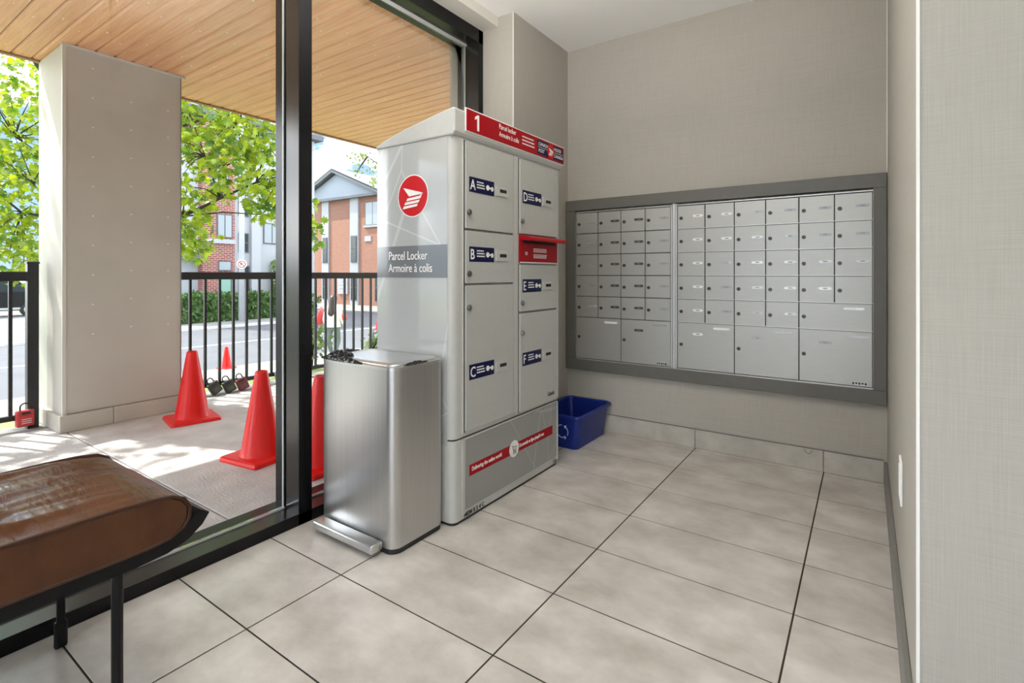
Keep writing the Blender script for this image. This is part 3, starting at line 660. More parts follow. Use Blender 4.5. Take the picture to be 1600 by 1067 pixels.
# ================================================================== MAILBOXES
YM = YB - 0.020
YS = YB - 0.034
sf = thing('mailbox_surround', 'dark grey painted picture frame around both mailbox banks', 'frame', (-0.758, YB, 0.366))
FX0, FX1, FZ0, FZ1, fw = -1.586, 0.080, 0.366, 1.436, 0.066
for (x0, x1, z0, z1) in ((FX0, FX1, FZ1 - fw, FZ1), (FX0, FX1, FZ0, FZ0 + fw), (FX0, FX0 + fw, FZ0 + fw, FZ1 - fw), (FX1 - fw + 0.014, FX1, FZ0 + fw, FZ1 - fw)):
    obj('frame_member', bx(x0, x1, YS, YB - 0.001, z0, z1, bev=0.002, seg=1), 'mailbox_frame', sf)
ml = nb(); disc(ml, (0, 0, 0), (0, -1, 0), 0.0095, 0.004, 16); disc(ml, (0, -0.004, 0), (0, -1, 0), 0.0062, 0.003, 14)
mlock = mesh_from(ml, 'lock'); setmats(mlock, 'lock_dark')
mk = nb(); box(mk, -0.001, 0.001, -0.0078, -0.0068, -0.005, 0.005); mkey = mesh_from(mk, 'keyhole'); setmats(mkey, 'slot_black')
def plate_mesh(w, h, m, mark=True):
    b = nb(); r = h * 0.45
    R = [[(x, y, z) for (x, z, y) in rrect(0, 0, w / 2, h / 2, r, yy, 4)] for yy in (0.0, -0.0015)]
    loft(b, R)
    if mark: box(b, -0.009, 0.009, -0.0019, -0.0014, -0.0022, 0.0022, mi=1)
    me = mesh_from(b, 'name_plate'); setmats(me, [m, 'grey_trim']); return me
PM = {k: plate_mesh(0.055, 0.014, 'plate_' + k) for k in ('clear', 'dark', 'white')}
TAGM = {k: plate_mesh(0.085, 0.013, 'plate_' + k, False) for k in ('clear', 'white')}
door_cache = {}
def mdoor(root, x0, x1, z0, z1, lockz=None, plate='clear', big=False):
    key = (round(x1 - x0, 3), round(z1 - z0, 3))
    if key not in door_cache:
        w, h = key; b = nb()
        box(b, -w / 2 + 0.0018, w / 2 - 0.0018, -0.005, 0.004, -h / 2 + 0.0020, h / 2 - 0.0020, bev=0.0010, seg=1)
        me = mesh_from(b, 'door'); setmats(me, 'mailbox_alu'); door_cache[key] = me
    cx, cz = (x0 + x1) / 2, (z0 + z1) / 2
    d = put('door', door_cache[key], root, (cx, YM + 0.004, cz))
    yf = YM - 0.001
    lz = lockz if lockz is not None else cz - 0.005
    put('lock', mlock, d, (x0 + 0.0215, yf, lz)); put('keyhole', mkey, d, (x0 + 0.0215, yf, lz))
    if not big:
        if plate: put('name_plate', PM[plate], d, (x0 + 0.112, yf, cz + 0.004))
    return d
def mail_bank(label, x0, ncol, five, bigs, plates):
    W = 0.1505
    x1 = x0 + ncol * W
    t = thing('mailbox_bank', label, 'mailbox', ((x0 + x1) / 2, YB, 0.43), 'apartment mailbox banks set into the wall')
    obj('back_panel', bx(x0 - 0.006, x1 + 0.006, YM + 0.009, YB - 0.002, 0.437, 1.366), 'seal_black', t)
    for (a, b_, c, d) in ((x0 - 0.008, x0 - 0.001, 0.432, 1.366), (x1 + 0.001, x1 + 0.008, 0.432, 1.366), (x0 - 0.008, x1 + 0.008, 0.432, 0.4375), (x0 - 0.008, x1 + 0.008, 1.3565, 1.362)):
        obj('edge_frame', bx(a, b_, YM - 0.003, YB - 0.002, c, d), 'mailbox_edge', t)
    zt = 1.354; H = 0.131
    for r in range(5):
        n = ncol if r < 4 else five
        for c in range(n):
            mdoor(t, x0 + c * W, x0 + (c + 1) * W, zt - (r + 1) * H, zt - r * H, plate=plates(r, c))
        if ncol == 6: obj('row_strip', bx(x0, x1, YM - 0.0025, YM + 0.008, zt - (r + 1) * H + 0.0002, zt - (r + 1) * H + 0.0032), 'mailbox_edge', t)
        if n < ncol:
            d = mdoor(t, x0 + n * W, x1, zt - 5 * H, zt - 4 * H, big=True); put('name_plate', TAGM['clear'], d, (x1 - 0.072, YM - 0.001, zt - 4 * H - 0.025))
    zb = 0.439
    for i in range(bigs):
        w = (x1 - x0) / bigs; xa = x0 + i * w
        d = mdoor(t, xa, xa + w, zb, zt - 5 * H, lockz=zb + 0.136, big=True)
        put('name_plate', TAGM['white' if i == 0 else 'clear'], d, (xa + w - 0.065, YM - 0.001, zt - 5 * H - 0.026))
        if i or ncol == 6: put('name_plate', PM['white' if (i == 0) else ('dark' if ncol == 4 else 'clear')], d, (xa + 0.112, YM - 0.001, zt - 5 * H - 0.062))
    mp = obj('maker_plate', bx(x1 - 0.083, x1 - 0.018, YM - 0.003, YM - 0.001, 0.446, 0.462, bev=0.0006, seg=1), 'mailbox_edge', t)
    b = nb(); 
    for k in range(5): box(b, x1 - 0.080 + k * 0.0122, x1 - 0.071 + k * 0.0122, YM - 0.0036, YM - 0.0029, 0.449 + 0.002 * (k % 2), 0.459)
    obj('maker_mark', b, 'print_black', mp)
    return t
mail_bank('narrower bank of small aluminium mailboxes, four across, beside the parcel locker', -1.517, 4, 4, 2, lambda r, c: 'dark' if c in (1, 2) else 'clear')  # darker plates in the middle columns paint in the room's reflection
mail_bank('wider bank of small aluminium mailboxes, six across, near the niche corner', -0.877, 6, 4, 3, lambda r, c: (None if (c == 5 and r == 3) else ('white' if c == 0 or (c == 1 and r < 2) else 'clear')))  # white plates in the first columns are window glare put into the colour
obj('centre_post', bx(-0.905, -0.887, YM - 0.002, YB - 0.001, FZ0 + fw, FZ1 - fw), 'mailbox_edge', sf)

# wall switch plate
t = thing('outlet_plate', 'white outlet plate low on the niche side wall', 'outlet', (XR, 1.76, 0.33))
obj('plate', bx(XR - 0.006, XR - 0.0005, 1.722, 1.798, 0.345, 0.465, bev=0.002, seg=2), 'switch_white', t)
obj('socket_face', bx(XR - 0.008, XR - 0.005, 1.743, 1.777, 0.362, 0.448, bev=0.0015, seg=1), 'switch_white', t)

# ================================================================== TRASH CAN
TX0, TX1, TY0, TY1, TH = -1.742, -1.328, 1.212, 1.468, 0.648
tcx, tcy, thx, thy = (TX0 + TX1) / 2, (TY0 + TY1) / 2, (TX1 - TX0) / 2, (TY1 - TY0) / 2
tr = thing('pedal_bin', 'brushed steel pedal trash can before the parcel locker', 'trash can', (tcx, tcy, 0))
def tring(z, g=0.0, r=0.035):
    pts = []
    for (x, y, zz) in rrect(tcx, tcy, thx + g, thy + g, r, z, 6):
        if y < tcy: y -= 0.010 * max(0.0, 1 - ((x - tcx) / thx) ** 2)      # gently bowed front
        pts.append((x, y, zz))
    return pts
b = nb(); loft(b, [tring(0.0, -0.004), tring(0.002, -0.002), tring(0.022, -0.002)]); smooth_by_angle(obj('base_ring', b, 'rubber', tr))
b = nb(); loft(b, [tring(0.020), tring(TH - 0.012)], True, True); smooth_by_angle(obj('body', b, 'steel', tr))
b = nb(); loft(b, [tring(TH - 0.012, 0.001), tring(TH - 0.002, 0.001), tring(TH, -0.002)]); smooth_by_angle(obj('rim', b, 'steel_lid', tr))
b = nb(); loft(b, [tring(TH - 0.004, -0.010), tring(TH + 0.003, -0.010), tring(TH + 0.006, -0.013, 0.032), tring(TH + 0.008, -0.05, 0.02)]); smooth_by_angle(obj('lid', b, 'steel_lid', tr), 60)
for xx in (TX1 - 0.038,): 
    b = nb(); box(b, xx, xx + 0.0012, TY0 - 0.003, TY0 + 0.001, 0.022, TH - 0.014); 
    obj('seam', b, 'steel_lid', tr)
pe = obj('pedal', bx(-1.705, -1.375, 1.152, 1.204, 0.016, 0.046, bev=0.007, seg=3), 'steel_lid', tr); smooth_by_angle(pe)
b = nb(); box(b, -1.66, -1.42, 1.20, 1.30, 0.024, 0.040); obj('pedal_arm', b, 'rubber', tr)
# crumpled liner edge peeking out from under the lid
def liner(path, w, hgt, seed, n=26):
    b = nb(); rnd = random.Random(seed); rings = []
    for k in range(n):
        s = k / (n - 1); p = Vector(path[0]).lerp(Vector(path[1]), s) if len(path) == 2 else None
        env = math.sin(PI * s) ** 0.6
        ring = []
        for j in range(7):
            a = PI * j / 6
            d = Vector(path[2]) if len(path) > 2 else Vector((0, -1, 0))
            base = Vector(path[0]).lerp(Vector(path[1]), s)
            off = d * (w * math.cos(a) * env * rnd.uniform(0.75, 1.1)); z = hgt * math.sin(a) * env * rnd.uniform(0.5, 1.25)
            ring.append(base + off + Vector((rnd.uniform(-0.003, 0.003), 0, z)))
        rings.append(ring)
    loft(b, rings, True, True, closed=True); return b
ln = obj('liner', liner(((TX0 + 0.004, TY0 - 0.001, TH - 0.002), (TX0 + 0.26, TY0 - 0.008, TH - 0.002), Vector((0, -1, 0))), 0.016, 0.018, 3), 'bag_black', tr)
obj('liner', liner(((TX1 - 0.003, TY0 + 0.045, TH - 0.001), (TX1 - 0.003, TY0 + 0.17, TH - 0.001), Vector((1, 0, 0))), 0.008, 0.010, 5), 'bag_black', tr)
obj('liner', liner(((TX0 + 0.003, TY0 + 0.02, TH), (TX0 + 0.003, TY1 - 0.06, TH), Vector((-1, 0, 0))), 0.010, 0.016, 8), 'bag_black', tr)
obj('liner', liner(((TX0 + 0.03, TY0 + 0.03, TH + 0.012), (TX0 + 0.14, TY0 + 0.04, TH + 0.010), Vector((0.3, 1, 0))), 0.030, 0.018, 12), 'bag_black', tr)

# ================================================================== BLUE RECYCLING BIN
bc = (-1.425, 2.70)
bn = thing('recycling_bin', 'small blue plastic recycling bin on the floor behind the parcel locker', 'bin', (bc[0], bc[1], 0))
b = nb()
S = [rrect(bc[0], bc[1], 0.118, 0.185, 0.03, 0.001), rrect(bc[0], bc[1], 0.118, 0.187, 0.03, 0.006), rrect(bc[0], bc[1], 0.140, 0.206, 0.03, 0.176),
     rrect(bc[0], bc[1], 0.136, 0.202, 0.028, 0.176), rrect(bc[0], bc[1], 0.114, 0.181, 0.028, 0.008)]
loft(b, S, True, True); smooth_by_angle(obj('tub', b, 'bin_blue', bn), 50)
b = nb(); loft(b, [rrect(bc[0], bc[1], 0.142 + g, 0.208 + g, 0.032, z) for g, z in ((0.0, 0.172), (0.010, 0.170), (0.013, 0.178), (0.012, 0.188), (0.004, 0.193), (-0.004, 0.190), (-0.006, 0.182), (-0.005, 0.174))], False, False)
smooth_by_angle(obj('rim', b, 'bin_blue', bn), 60)
b = nb()
for k in range(3):                                     # three chasing arrows on the end panel
    a0 = math.radians(90 + 120 * k); pts = []
    for q in range(9):
        a = a0 + math.radians(96) * q / 8; r = 0.036
        x, z = r * math.cos(a), r * math.sin(a) + 0.095
        yy = bc[1] - (0.186 + (z / 0.176) * 0.0195) - 0.001
        pts.append((bc[0] + 0.035 + x, yy, z))
    tube(b, pts, 0.0026, 5)
    e = Vector(pts[-1]); d = (e - Vector(pts[-2])).normalized()
    for s in (2.5, -2.5):
        v = Vector((d.x * math.cos(s) - d.z * math.sin(s), 0, d.x * math.sin(s) + d.z * math.cos(s))); tube(b, [e, e + v * 0.014], 0.0024, 5)
obj('recycling_symbol', b, 'bin_print', bn)

# ================================================================== BENCH
bX0, bX1 = -1.735, -1.268
BL = -1.45                                             # far end, out of the frame
be = thing('leather_bench', 'brown leather cushioned bench on a black curved frame by the window', 'bench', (-1.5, -0.45, 0))
def bench_profile():
    # closed outline (y,z) of the cushion side, end rounded like the photo, both ends alike
    top = []; H1, H0 = 0.478, 0.378
    e = [(0.28, 0.480), (0.40, 0.481), (0.465, 0.479), (0.508, 0.473), (0.532, 0.460), (0.544, 0.438), (0.542, 0.416), (0.530, 0.398), (0.505, 0.385), (0.46, 0.3785), (0.40, 0.3775), (0.34, 0.3775)]
    mid = (0.546 + BL) / 2
    far = [(2 * mid - y, z) for y, z in reversed(e)]
    return e, far
e_, far_ = bench_profile()
# cushion: sections along X with rounded long edges; flat part of the outline subdivided so the top can wrinkle
outline = []
ny = 110
topY = [far_[-1][0] + (e_[0][0] - far_[-1][0]) * k / ny for k in range(1, ny)]
outline += [(y, 0.480, True) for y in topY] + [(y, z, False) for y, z in e_]
outline += [(e_[-1][0] + (far_[0][0] - e_[-1][0]) * k / 12, 0.3775, False) for k in range(1, 12)]
outline += [(y, z, False) for y, z in far_]
b = nb(); rings = []
nx = 60
cen = (-0.45, 0.43)
for i in range(nx + 1):
    s = i / nx; x = bX0 + (bX1 - bX0) * s
    edge = min(s, 1 - s) * (bX1 - bX0)
    ins = 0.012 * max(0, 1 - edge / 0.014) ** 2
    ring = []
    for (y, z, tp) in outline:
        yy, zz = y, z
        if z > 0.43:
            puff = 0.012 * math.sin(PI * s) ** 0.5 * (1 if tp or y < 0.40 else max(0, (0.53 - abs(y)) / 0.13))
            q1 = mnoise.noise(Vector((x * 6 + y * 4.0, y * 15 - x * 11, 0.3))); q2 = mnoise.noise(Vector((x * 12 + y * 9, y * 38 - x * 27, 1.7))); w = (0.25 - abs(q1)) * 0.018 + (0.25 - abs(q2)) * 0.009
            if tp or y < 0.5: zz += puff + w * min(1, edge / 0.03) - 0.0035 * math.exp(-((y - 0.26 - 0.0 * x) / 0.006) ** 2)
        # pull in at the two side faces
        zz = cen[1] + (zz - cen[1]) * (1 - ins * 2.0)
        if y > 0.4: yy -= ins * 0.6
        ring.append((x, yy, zz))
    rings.append(ring)
loft(b, rings, True, True); cu_o = smooth_by_angle(obj('cushion', b, 'leather', be), 50)
for x in (bX1 - 0.002, bX0 + 0.002):
    pts = [(x, y, z + (0.001 if z > 0.43 else 0)) for (y, z, tp) in outline]; pts.append(pts[0])
    b = nb(); tube(b, pts, 0.0042, 6); obj('piping', b, 'leather_piping', cu_o)
# frame strip below, turned up past the cushion end
def frame_path(off):
    p = [(0.30, 0.376), (0.44, 0.3765), (0.495, 0.381), (0.528, 0.392), (0.550, 0.409), (0.562, 0.427)]
    mid = (0.546 + BL) / 2
    inn = [(2 * mid - y, z) for y, z in reversed(p)] + p
    out = []
    for k, (y, z) in enumerate(inn):
        a = Vector(inn[max(k - 1, 0)]); c = Vector(inn[min(k + 1, len(inn) - 1)]); d = (c - a).normalized(); n = Vector((d.y, -d.x))
        out.append((y + n.x * off, z + n.y * off))
    return inn, out
inn, out = frame_path(0.030)
obj('frame_strip', prism(nb(), inn + list(reversed(out)), 'X', bX0 + 0.004, bX1 - 0.004), 'bench_black', be)
for (x, y) in ((-1.284, 0.410), (-1.722, 0.428), (-1.284, -1.30), (-1.722, -1.30)):
    b = nb()
    if x < -1.5: box(b, x - 0.004, x + 0.004, y - 0.009, y + 0.009, 0.03, 0.35, bev=0.002, seg=1); box(b, x - 0.007, x + 0.007, y - 0.014, y + 0.014, 0.0, 0.07, bev=0.006, seg=2)
    else: tube(b, [(x, y, 0.0), (x, y, 0.35)], 0.0105, 12)
    obj('leg', b, 'bench_black', be, smooth=False)

# ================================================================== CONES
def cone_meshes():
    b = nb(); loft(b, [rrect(0, 0, h, h, 0.018, z, 3) for h, z in ((0.145, 0.0), (0.146, 0.008), (0.142, 0.020), (0.134, 0.024))])
    m1 = mesh_from(b, 'cone_base'); setmats(m1, 'cone_red')
    b = nb(); lathe(b, [(0.107, 0.022), (0.103, 0.030), (0.098, 0.045), (0.066, 0.24), (0.032, 0.445), (0.030, 0.455), (0.024, 0.457), (0.022, 0.440), (0.05, 0.25), (0.085, 0.05)], seg=28, cap=False)
    m2 = mesh_from(b, 'cone_body', True); setmats(m2, 'cone_red')
    return m1, m2
cm1, cm2 = cone_meshes()
def cone(x, y, z, rot, label):
    t = thing('traffic_cone', label, 'traffic cone', (x, y, z), 'red traffic cones')
    t.rotation_euler[2] = rot
    for n, m in (('cone_base', cm1), ('cone_body', cm2)):
        o = bpy.data.objects.new(n, m); C.objects.link(o); o.parent = t
    return t
cone(-3.70, 1.597, 0, math.radians(-12), 'red traffic cone standing right beside the patio pillar')
cone(-2.640, 1.480, 0, math.radians(8), 'nearest red traffic cone, left of the window mullion')
cone(-2.270, 1.580, 0, math.radians(0), 'red traffic cone half hidden between mullion and trash can')
cone(-11.30, 5.56, SZ - 0.0, 0.3, 'small distant red cone at the street edge behind the railing')
cone(-15.05, 12.95, SZ - 0.06, 0.1, 'far red cone on the street by the parcel locker edge')

# ================================================================== LOCKBOXES on the railing
def lockbox(loc, rz, tilt, m, label, open_=False, plate='grey_trim'):
    t = thing('lockbox', label, 'padlock', loc, 'key lockboxes on the railing')
    rot = Matrix.Rotation(rz, 4, 'Z') @ Matrix.Rotation(tilt, 4, 'X')
    def P(bm): bmesh.ops.transform(bm, matrix=Matrix.Translation(loc) @ rot, verts=bm.verts); return bm
    # local: front faces +X, width along Y, hangs down from shackle top at z=0
    obj('case', P(bx(-0.020, 0.022, -0.042, 0.042, -0.145, -0.045, bev=0.008, seg=2)), m, t)
    obj('door_plate', P(bx(0.022, 0.0255, -0.035, 0.035, -0.138, -0.075, bev=0.001, seg=1)), m, t)
    obj('dial_window', P(bx(0.021, 0.0245, -0.022, 0.022, -0.069, -0.056, bev=0.001, seg=1)), 'rubber', t)
    b = nb()
    for k in range(3): box(b, 0.0253, 0.0262, -0.024, 0.024, -0.100 - k * 0.012, -0.097 - k * 0.012)
    obj('printed_lines', P(b), plate, t)
    b = nb(); pts = [(0, -0.022, -0.05)] + [(0, 0.022 * -math.cos(a), -0.025 + 0.022 * math.sin(a)) for a in [PI * k / 8 for k in range(9)]] + [(0, 0.022, -0.05)]
    tube(b, pts, 0.0045, 8); obj('shackle', P(b), 'rubber', t)
    return t
lockbox((-4.300, 0.895, 0.170), 0.15, 0.0, 'lockbox_red', 'bright red key lockbox at the foot of the left railing post', plate='print_white')
lockbox((-4.294, 1.972, 0.140), 0.1, 0.55, 'lockbox_dark', 'dark lockbox mostly hidden behind the cone beside the pillar')
lockbox((-4.294, 2.092, 0.140), -0.15, 0.42, 'lockbox_dark', 'black key lockbox hanging tilted, left of the maroon one')
lockbox((-4.294, 2.203, 0.142), -0.15, 0.38, 'lockbox_maroon', 'maroon key lockbox hanging tilted on the bottom rail')
lockbox((-4.294, 2.560, 0.150), 0.0, 0.20, 'lockbox_grey', 'grey key lockbox on the rail next to the mullion')

# ================================================================== TREES, HEDGE, SHRUBS
LEAF = [(0, 0), (0.30, 0.03), (0.22, 0.15), (0.52, 0.36), (0.27, 0.40), (0.33, 0.70), (0.13, 0.62), (0, 1.0), (-0.13, 0.62), (-0.33, 0.70), (-0.27, 0.40), (-0.52, 0.36), (-0.22, 0.15), (-0.30, 0.03)]
OVAL = [(0, 0), (0.22, 0.22), (0.28, 0.5), (0.17, 0.8), (0, 1.0), (-0.17, 0.8), (-0.28, 0.5), (-0.22, 0.22)]
def leaf_coords(shape): return [Vector((x, y - 0.0, -0.25 * abs(x) - 0.12 * y * y)) for x, y in shape]
def leaves_mesh(name, shape, items, m):
    base = leaf_coords(shape); n = len(base); V = []; Fc = []
    for (pos, q, s) in items:
        k = len(V)
        for c in base: V.append(pos + q @ (c * s))
        Fc.append(tuple(range(k, k + n)))
    me = bpy.data.meshes.new(name); me.from_pydata([tuple(v) for v in V], [], Fc); me.update(); setmats(me, m); return me
def rand_q(rnd, tilt=0.9):
    return Quaternion((0, 0, 1), rnd.uniform(0, 2 * PI)) @ Quaternion((1, 0, 0), rnd.gauss(-0.55, tilt * 0.7)) @ Quaternion((0, 1, 0), rnd.gauss(0, tilt * 0.6))
def blob_leaves(rnd, blobs, smin, smax):
    it = []
    for (c, r, n) in blobs:
        for _ in range(n):
            v = Vector((rnd.gauss(0, 1), rnd.gauss(0, 1), rnd.gauss(0, 1))).normalized() * (rnd.random() ** 0.45)
            it.append((Vector((c[0] + v.x * r[0], c[1] + v.y * r[1], c[2] + v.z * r[2])), rand_q(rnd), rnd.uniform(smin, smax)))
    return it
CF = Vector((-math.sin(math.radians(34.654)), math.cos(math.radians(34.654)), 0))
rnd = random.Random(21)
tree = thing('maple_tree', 'bright green leafy maple behind the pillar and railing', 'tree', (-9.24, 2.85, SZ))
bt = nb()
tube(bt, [(-9.24, 2.85, SZ - 0.05), (-9.22, 2.84, -0.2), (-9.26, 2.86, 0.7), (-9.22, 2.85, 1.6), (-9.25, 2.8, 3.0), (-9.2, 2.75, 4.6), (-9.1, 2.7, 6.0)], [0.16, 0.13, 0.12, 0.11, 0.085, 0.055, 0.02], 10)
limbs = [[(-9.24, 2.85, 1.05), (-8.66, 3.13, 1.51), (-8.13, 3.38, 1.80), (-7.57, 3.64, 2.05), (-7.06, 3.88, 2.26), (-6.6, 4.05, 2.35)],
         [(-7.57, 3.64, 2.05), (-7.41, 3.63, 2.48), (-7.18, 3.67, 3.08), (-7.0, 3.7, 3.7)],
         [(-7.57, 3.64, 2.05), (-7.5, 3.4, 2.6), (-7.62, 3.25, 3.2)],
         [(-8.13, 3.38, 1.80), (-7.6, 3.7, 1.86), (-6.95, 3.98, 1.80), (-6.4, 4.2, 1.55)],
         [(-9.22, 2.85, 1.6), (-9.9, 2.45, 1.8), (-10.5, 2.15, 1.9), (-11.0, 1.9, 2.3)],
         [(-9.9, 2.45, 1.8), (-10.1, 2.2, 2.3), (-10.35, 2.05, 3.0)],
         [(-9.25, 2.8, 2.6), (-8.4, 1.9, 3.5), (-7.6, 0.9, 4.4), (-7.2, 0.2, 5.0)],
         [(-9.25, 2.8, 3.0), (-8.4, 3.4, 3.8), (-7.6, 3.9, 4.6)],
         [(-9.2, 2.75, 4.2), (-10.1, 2.4, 5.0), (-10.8, 2.0, 5.6)]]
for li, l in enumerate(limbs):
    r0 = (0.034, 0.016, 0.014, 0.013, 0.035, 0.016, 0.04, 0.035, 0.03)[li]
    tube(bt, l, [r0 * (1 - 0.75 * k / (len(l) - 1)) for k in range(len(l))], 7)
blobs = [((-7.6, 3.45, 2.9), (0.9, 0.8, 0.95), 620), ((-7.0, 3.85, 2.65), (0.65, 0.6, 0.9), 420), ((-8.1, 3.3, 1.85), (0.55, 0.5, 0.5), 210), ((-6.75, 4.05, 2.0), (0.5, 0.5, 0.38), 150),
         ((-7.75, 3.38, 1.42), (0.35, 0.35, 0.28), 80), ((-6.35, 4.2, 1.55), (0.25, 0.25, 0.3), 55), ((-7.7, 3.9, 4.3), (1.4, 1.2, 0.9), 420), ((-9.2, 2.8, 4.8), (1.8, 1.8, 1.4), 620),
         ((-10.5, 2.1, 2.6), (0.9, 0.8, 1.1), 560), ((-10.4, 2.1, 1.35), (0.7, 0.7, 0.55), 260), ((-11.2, 1.9, 2.2), (0.9, 0.9, 1.2), 360), ((-10.6, 2.1, 3.9), (1.0, 0.9, 0.8), 260),
         ((-7.4, 0.6, 4.6), (0.9, 0.9, 0.7), 110), ((-8.3, 1.8, 4.4), (1.0, 0.9, 0.9), 180), ((-6.5, -0.4, 4.3), (0.6, 0.7, 0.5), 45), ((-6.5, 0.1, 3.9), (0.7, 0.6, 0.6), 75), ((-6.95, -0.4, 4.7), (0.9, 0.9, 0.7), 50)]
items = blob_leaves(rnd, [(c, r, int(n * 1.35)) for c, r, n in blobs], 0.085, 0.15)
tw = random.Random(4)
for _ in range(170):
    p, q, s = items[tw.randrange(len(items))]
    seg = min((Vector(v) for l in limbs for v in l), key=lambda v: (v - p).length)
    if 0.1 < (p - seg).length < 1.1:
        mid = (p + seg) / 2 + Vector((0, 0, 0.05)); tube(bt, [seg, mid, p], [0.012, 0.008, 0.004], 5)
obj('trunk', bt, 'bark', tree, True)
def pick(items, n):
    sc = []
    for i, (p, q, s) in enumerate(items):
        dep = p.dot(CF); r = p.x * math.cos(math.radians(34.654)) + p.y * math.sin(math.radians(34.654))
        u = 800 + 800 * r / dep; v = 428 - 800 * (p.z - 0.97) / dep
        if ((0 <= u <= 58) or (286 <= u <= 436) or (489 <= u <= 585)) and 70 < v < 425: sc.append((dep / s, i))
    sc.sort(); return set(i for _, i in sc[:n])
near = pick(items, 280)
lm = leaves_mesh('leaf', LEAF, [(Vector((0, 0, 0)), Quaternion(), 1.0)], 'leaf')
for i in near:
    p, q, s = items[i]; o = put('leaf', lm, tree, p); o.rotation_mode = 'QUATERNION'; o.rotation_quaternion = q; o.scale = (s, s, s)
me = leaves_mesh('foliage', LEAF, [it for i, it in enumerate(items) if i not in near], 'leaf'); me.transform(Matrix.Translation(-wloc(tree)))
o = put('foliage', me, tree); o['kind'] = 'stuff'

# loose-leaved tree whose twigs hang into view right of the mullion
t2 = thing('street_tree', 'sparse olive-leaved tree whose twigs hang before the gabled building', 'tree', (-9.4, 9.3, SZ))
bt = nb(); tube(bt, [(-9.4, 9.3, SZ - 0.05), (-9.42, 9.28, 0.8), (-9.35, 9.3, 2.6), (-9.4, 9.25, 4.6), (-9.4, 9.3, 6.2)], [0.14, 0.11, 0.09, 0.06, 0.02], 9)
tl = [[(-9.38, 9.3, 2.8), (-9.9, 8.95, 3.5), (-10.4, 8.6, 3.95), (-10.85, 8.3, 4.05)], [(-9.38, 9.3, 2.6), (-9.9, 8.95, 3.1), (-10.3, 8.7, 3.3)], [(-10.4, 8.6, 3.95), (-10.55, 8.5, 3.7), (-10.65, 8.45, 3.5)], [(-9.4, 9.25, 4.2), (-8.8, 9.6, 5.0)], [(-9.4, 9.25, 4.4), (-10.0, 9.0, 5.3)]]
for l in tl: tube(bt, l, [0.03 * (1 - 0.85 * k / (len(l) - 1)) for k in range(len(l))], 5)
obj('trunk', bt, 'bark', t2, True)
items2 = blob_leaves(rnd, [((-10.55, 8.5, 3.95), (0.42, 0.35, 0.16), 60), ((-10.2, 8.75, 3.72), (0.3, 0.3, 0.22), 65), ((-10.6, 8.47, 3.55), (0.14, 0.14, 0.16), 16), ((-10.25, 8.72, 3.32), (0.2, 0.2, 0.14), 40), ((-9.4, 9.3, 5.2), (1.0, 1.0, 0.9), 320), ((-9.2, 9.5, 4.2), (0.5, 0.5, 0.6), 120)], 0.07, 0.11)
near2 = pick(items2, 120)
om = leaves_mesh('leaf', OVAL, [(Vector((0, 0, 0)), Quaternion(), 1.0)], 'leaf_olive')
for i in near2:
    p, q, s = items2[i]; o = put('leaf', om, t2, p); o.rotation_mode = 'QUATERNION'; o.rotation_quaternion = q; o.scale = (s, s, s)
me = leaves_mesh('foliage', OVAL, [it for i, it in enumerate(items2) if i not in near2], 'leaf_olive'); me.transform(Matrix.Translation(-wloc(t2))); o = put('foliage', me, t2); o['kind'] = 'stuff'

# clipped hedge across the street
hg = thing('hedge', 'clipped dark green hedge across the street', 'hedge', (-22.7, 11.4, SZ))
hb_ = nb(); box(hb_, -23.1, -22.35, 8.05, 14.35, SZ - 0.1, 0.10); obj('inner_growth', hb_, 'hedge_leaf', hg)
hi = []
for _ in range(5200):
    f = rnd.random()
    if f < 0.7: p = Vector((-22.32 + rnd.gauss(0, 0.06), rnd.uniform(8.0, 14.4), SZ + rnd.uniform(0, 1.2)))
    elif f < 0.92: p = Vector((rnd.uniform(-23.1, -22.3), rnd.uniform(8.0, 14.4), 0.12 + rnd.gauss(0, 0.05)))
    else: p = Vector((rnd.uniform(-23.1, -22.3), rnd.choice((8.0, 14.4)) + rnd.gauss(0, 0.04), SZ + rnd.uniform(0, 1.2)))
    hi.append((p, rand_q(rnd, 1.3), rnd.uniform(0.09, 0.17)))
me = leaves_mesh('foliage', OVAL, hi, 'hedge_leaf'); me.transform(Matrix.Translation(-wloc(hg))); o = put('foliage', me, hg); o['kind'] = 'stuff'
def shrub(x, y, z, r, h, n, label, m='shrub_leaf', ls=(0.05, 0.10)):
    t = thing('shrub', label, 'shrub', (x, y, z)); b = nb(); it = []
    for k in range(9):
        a = rnd.uniform(0, 2 * PI); rr = r * rnd.uniform(0.2, 0.9); tip = Vector((x + rr * math.cos(a), y + rr * math.sin(a), z + h * rnd.uniform(0.6, 1.0)))
        tube(b, [(x, y, z - 0.03), (x + (tip.x - x) * 0.3, y + (tip.y - y) * 0.3, z + h * 0.4), tip], [0.010, 0.007, 0.003], 5)
        for _ in range(n // 9):
            s = rnd.uniform(0.25, 1.0); p = Vector((x, y, z)).lerp(tip, s) + Vector((rnd.gauss(0, 0.07), rnd.gauss(0, 0.07), rnd.gauss(0, 0.06))); it.append((p, rand_q(rnd, 1.1), rnd.uniform(*ls)))
    obj('stems', b, 'bark', t)
    me = leaves_mesh('foliage', OVAL, it, m); me.transform(Matrix.Translation(-wloc(t))); o = put('foliage', me, t); o['kind'] = 'stuff'
shrub(-4.94, 3.33, -0.10, 0.11, 0.62, 150, 'pale green leafy shrub behind the railing next to the mullion')
shrub(-5.18, 4.36, -0.13, 0.13, 0.42, 110, 'small leafy shrub behind the railing beside the parcel locker')
shrub(-20.6, 13.5, SZ, 0.8, 1.25, 700, 'round dark green bush at the street corner', 'hedge_leaf', (0.12, 0.22))
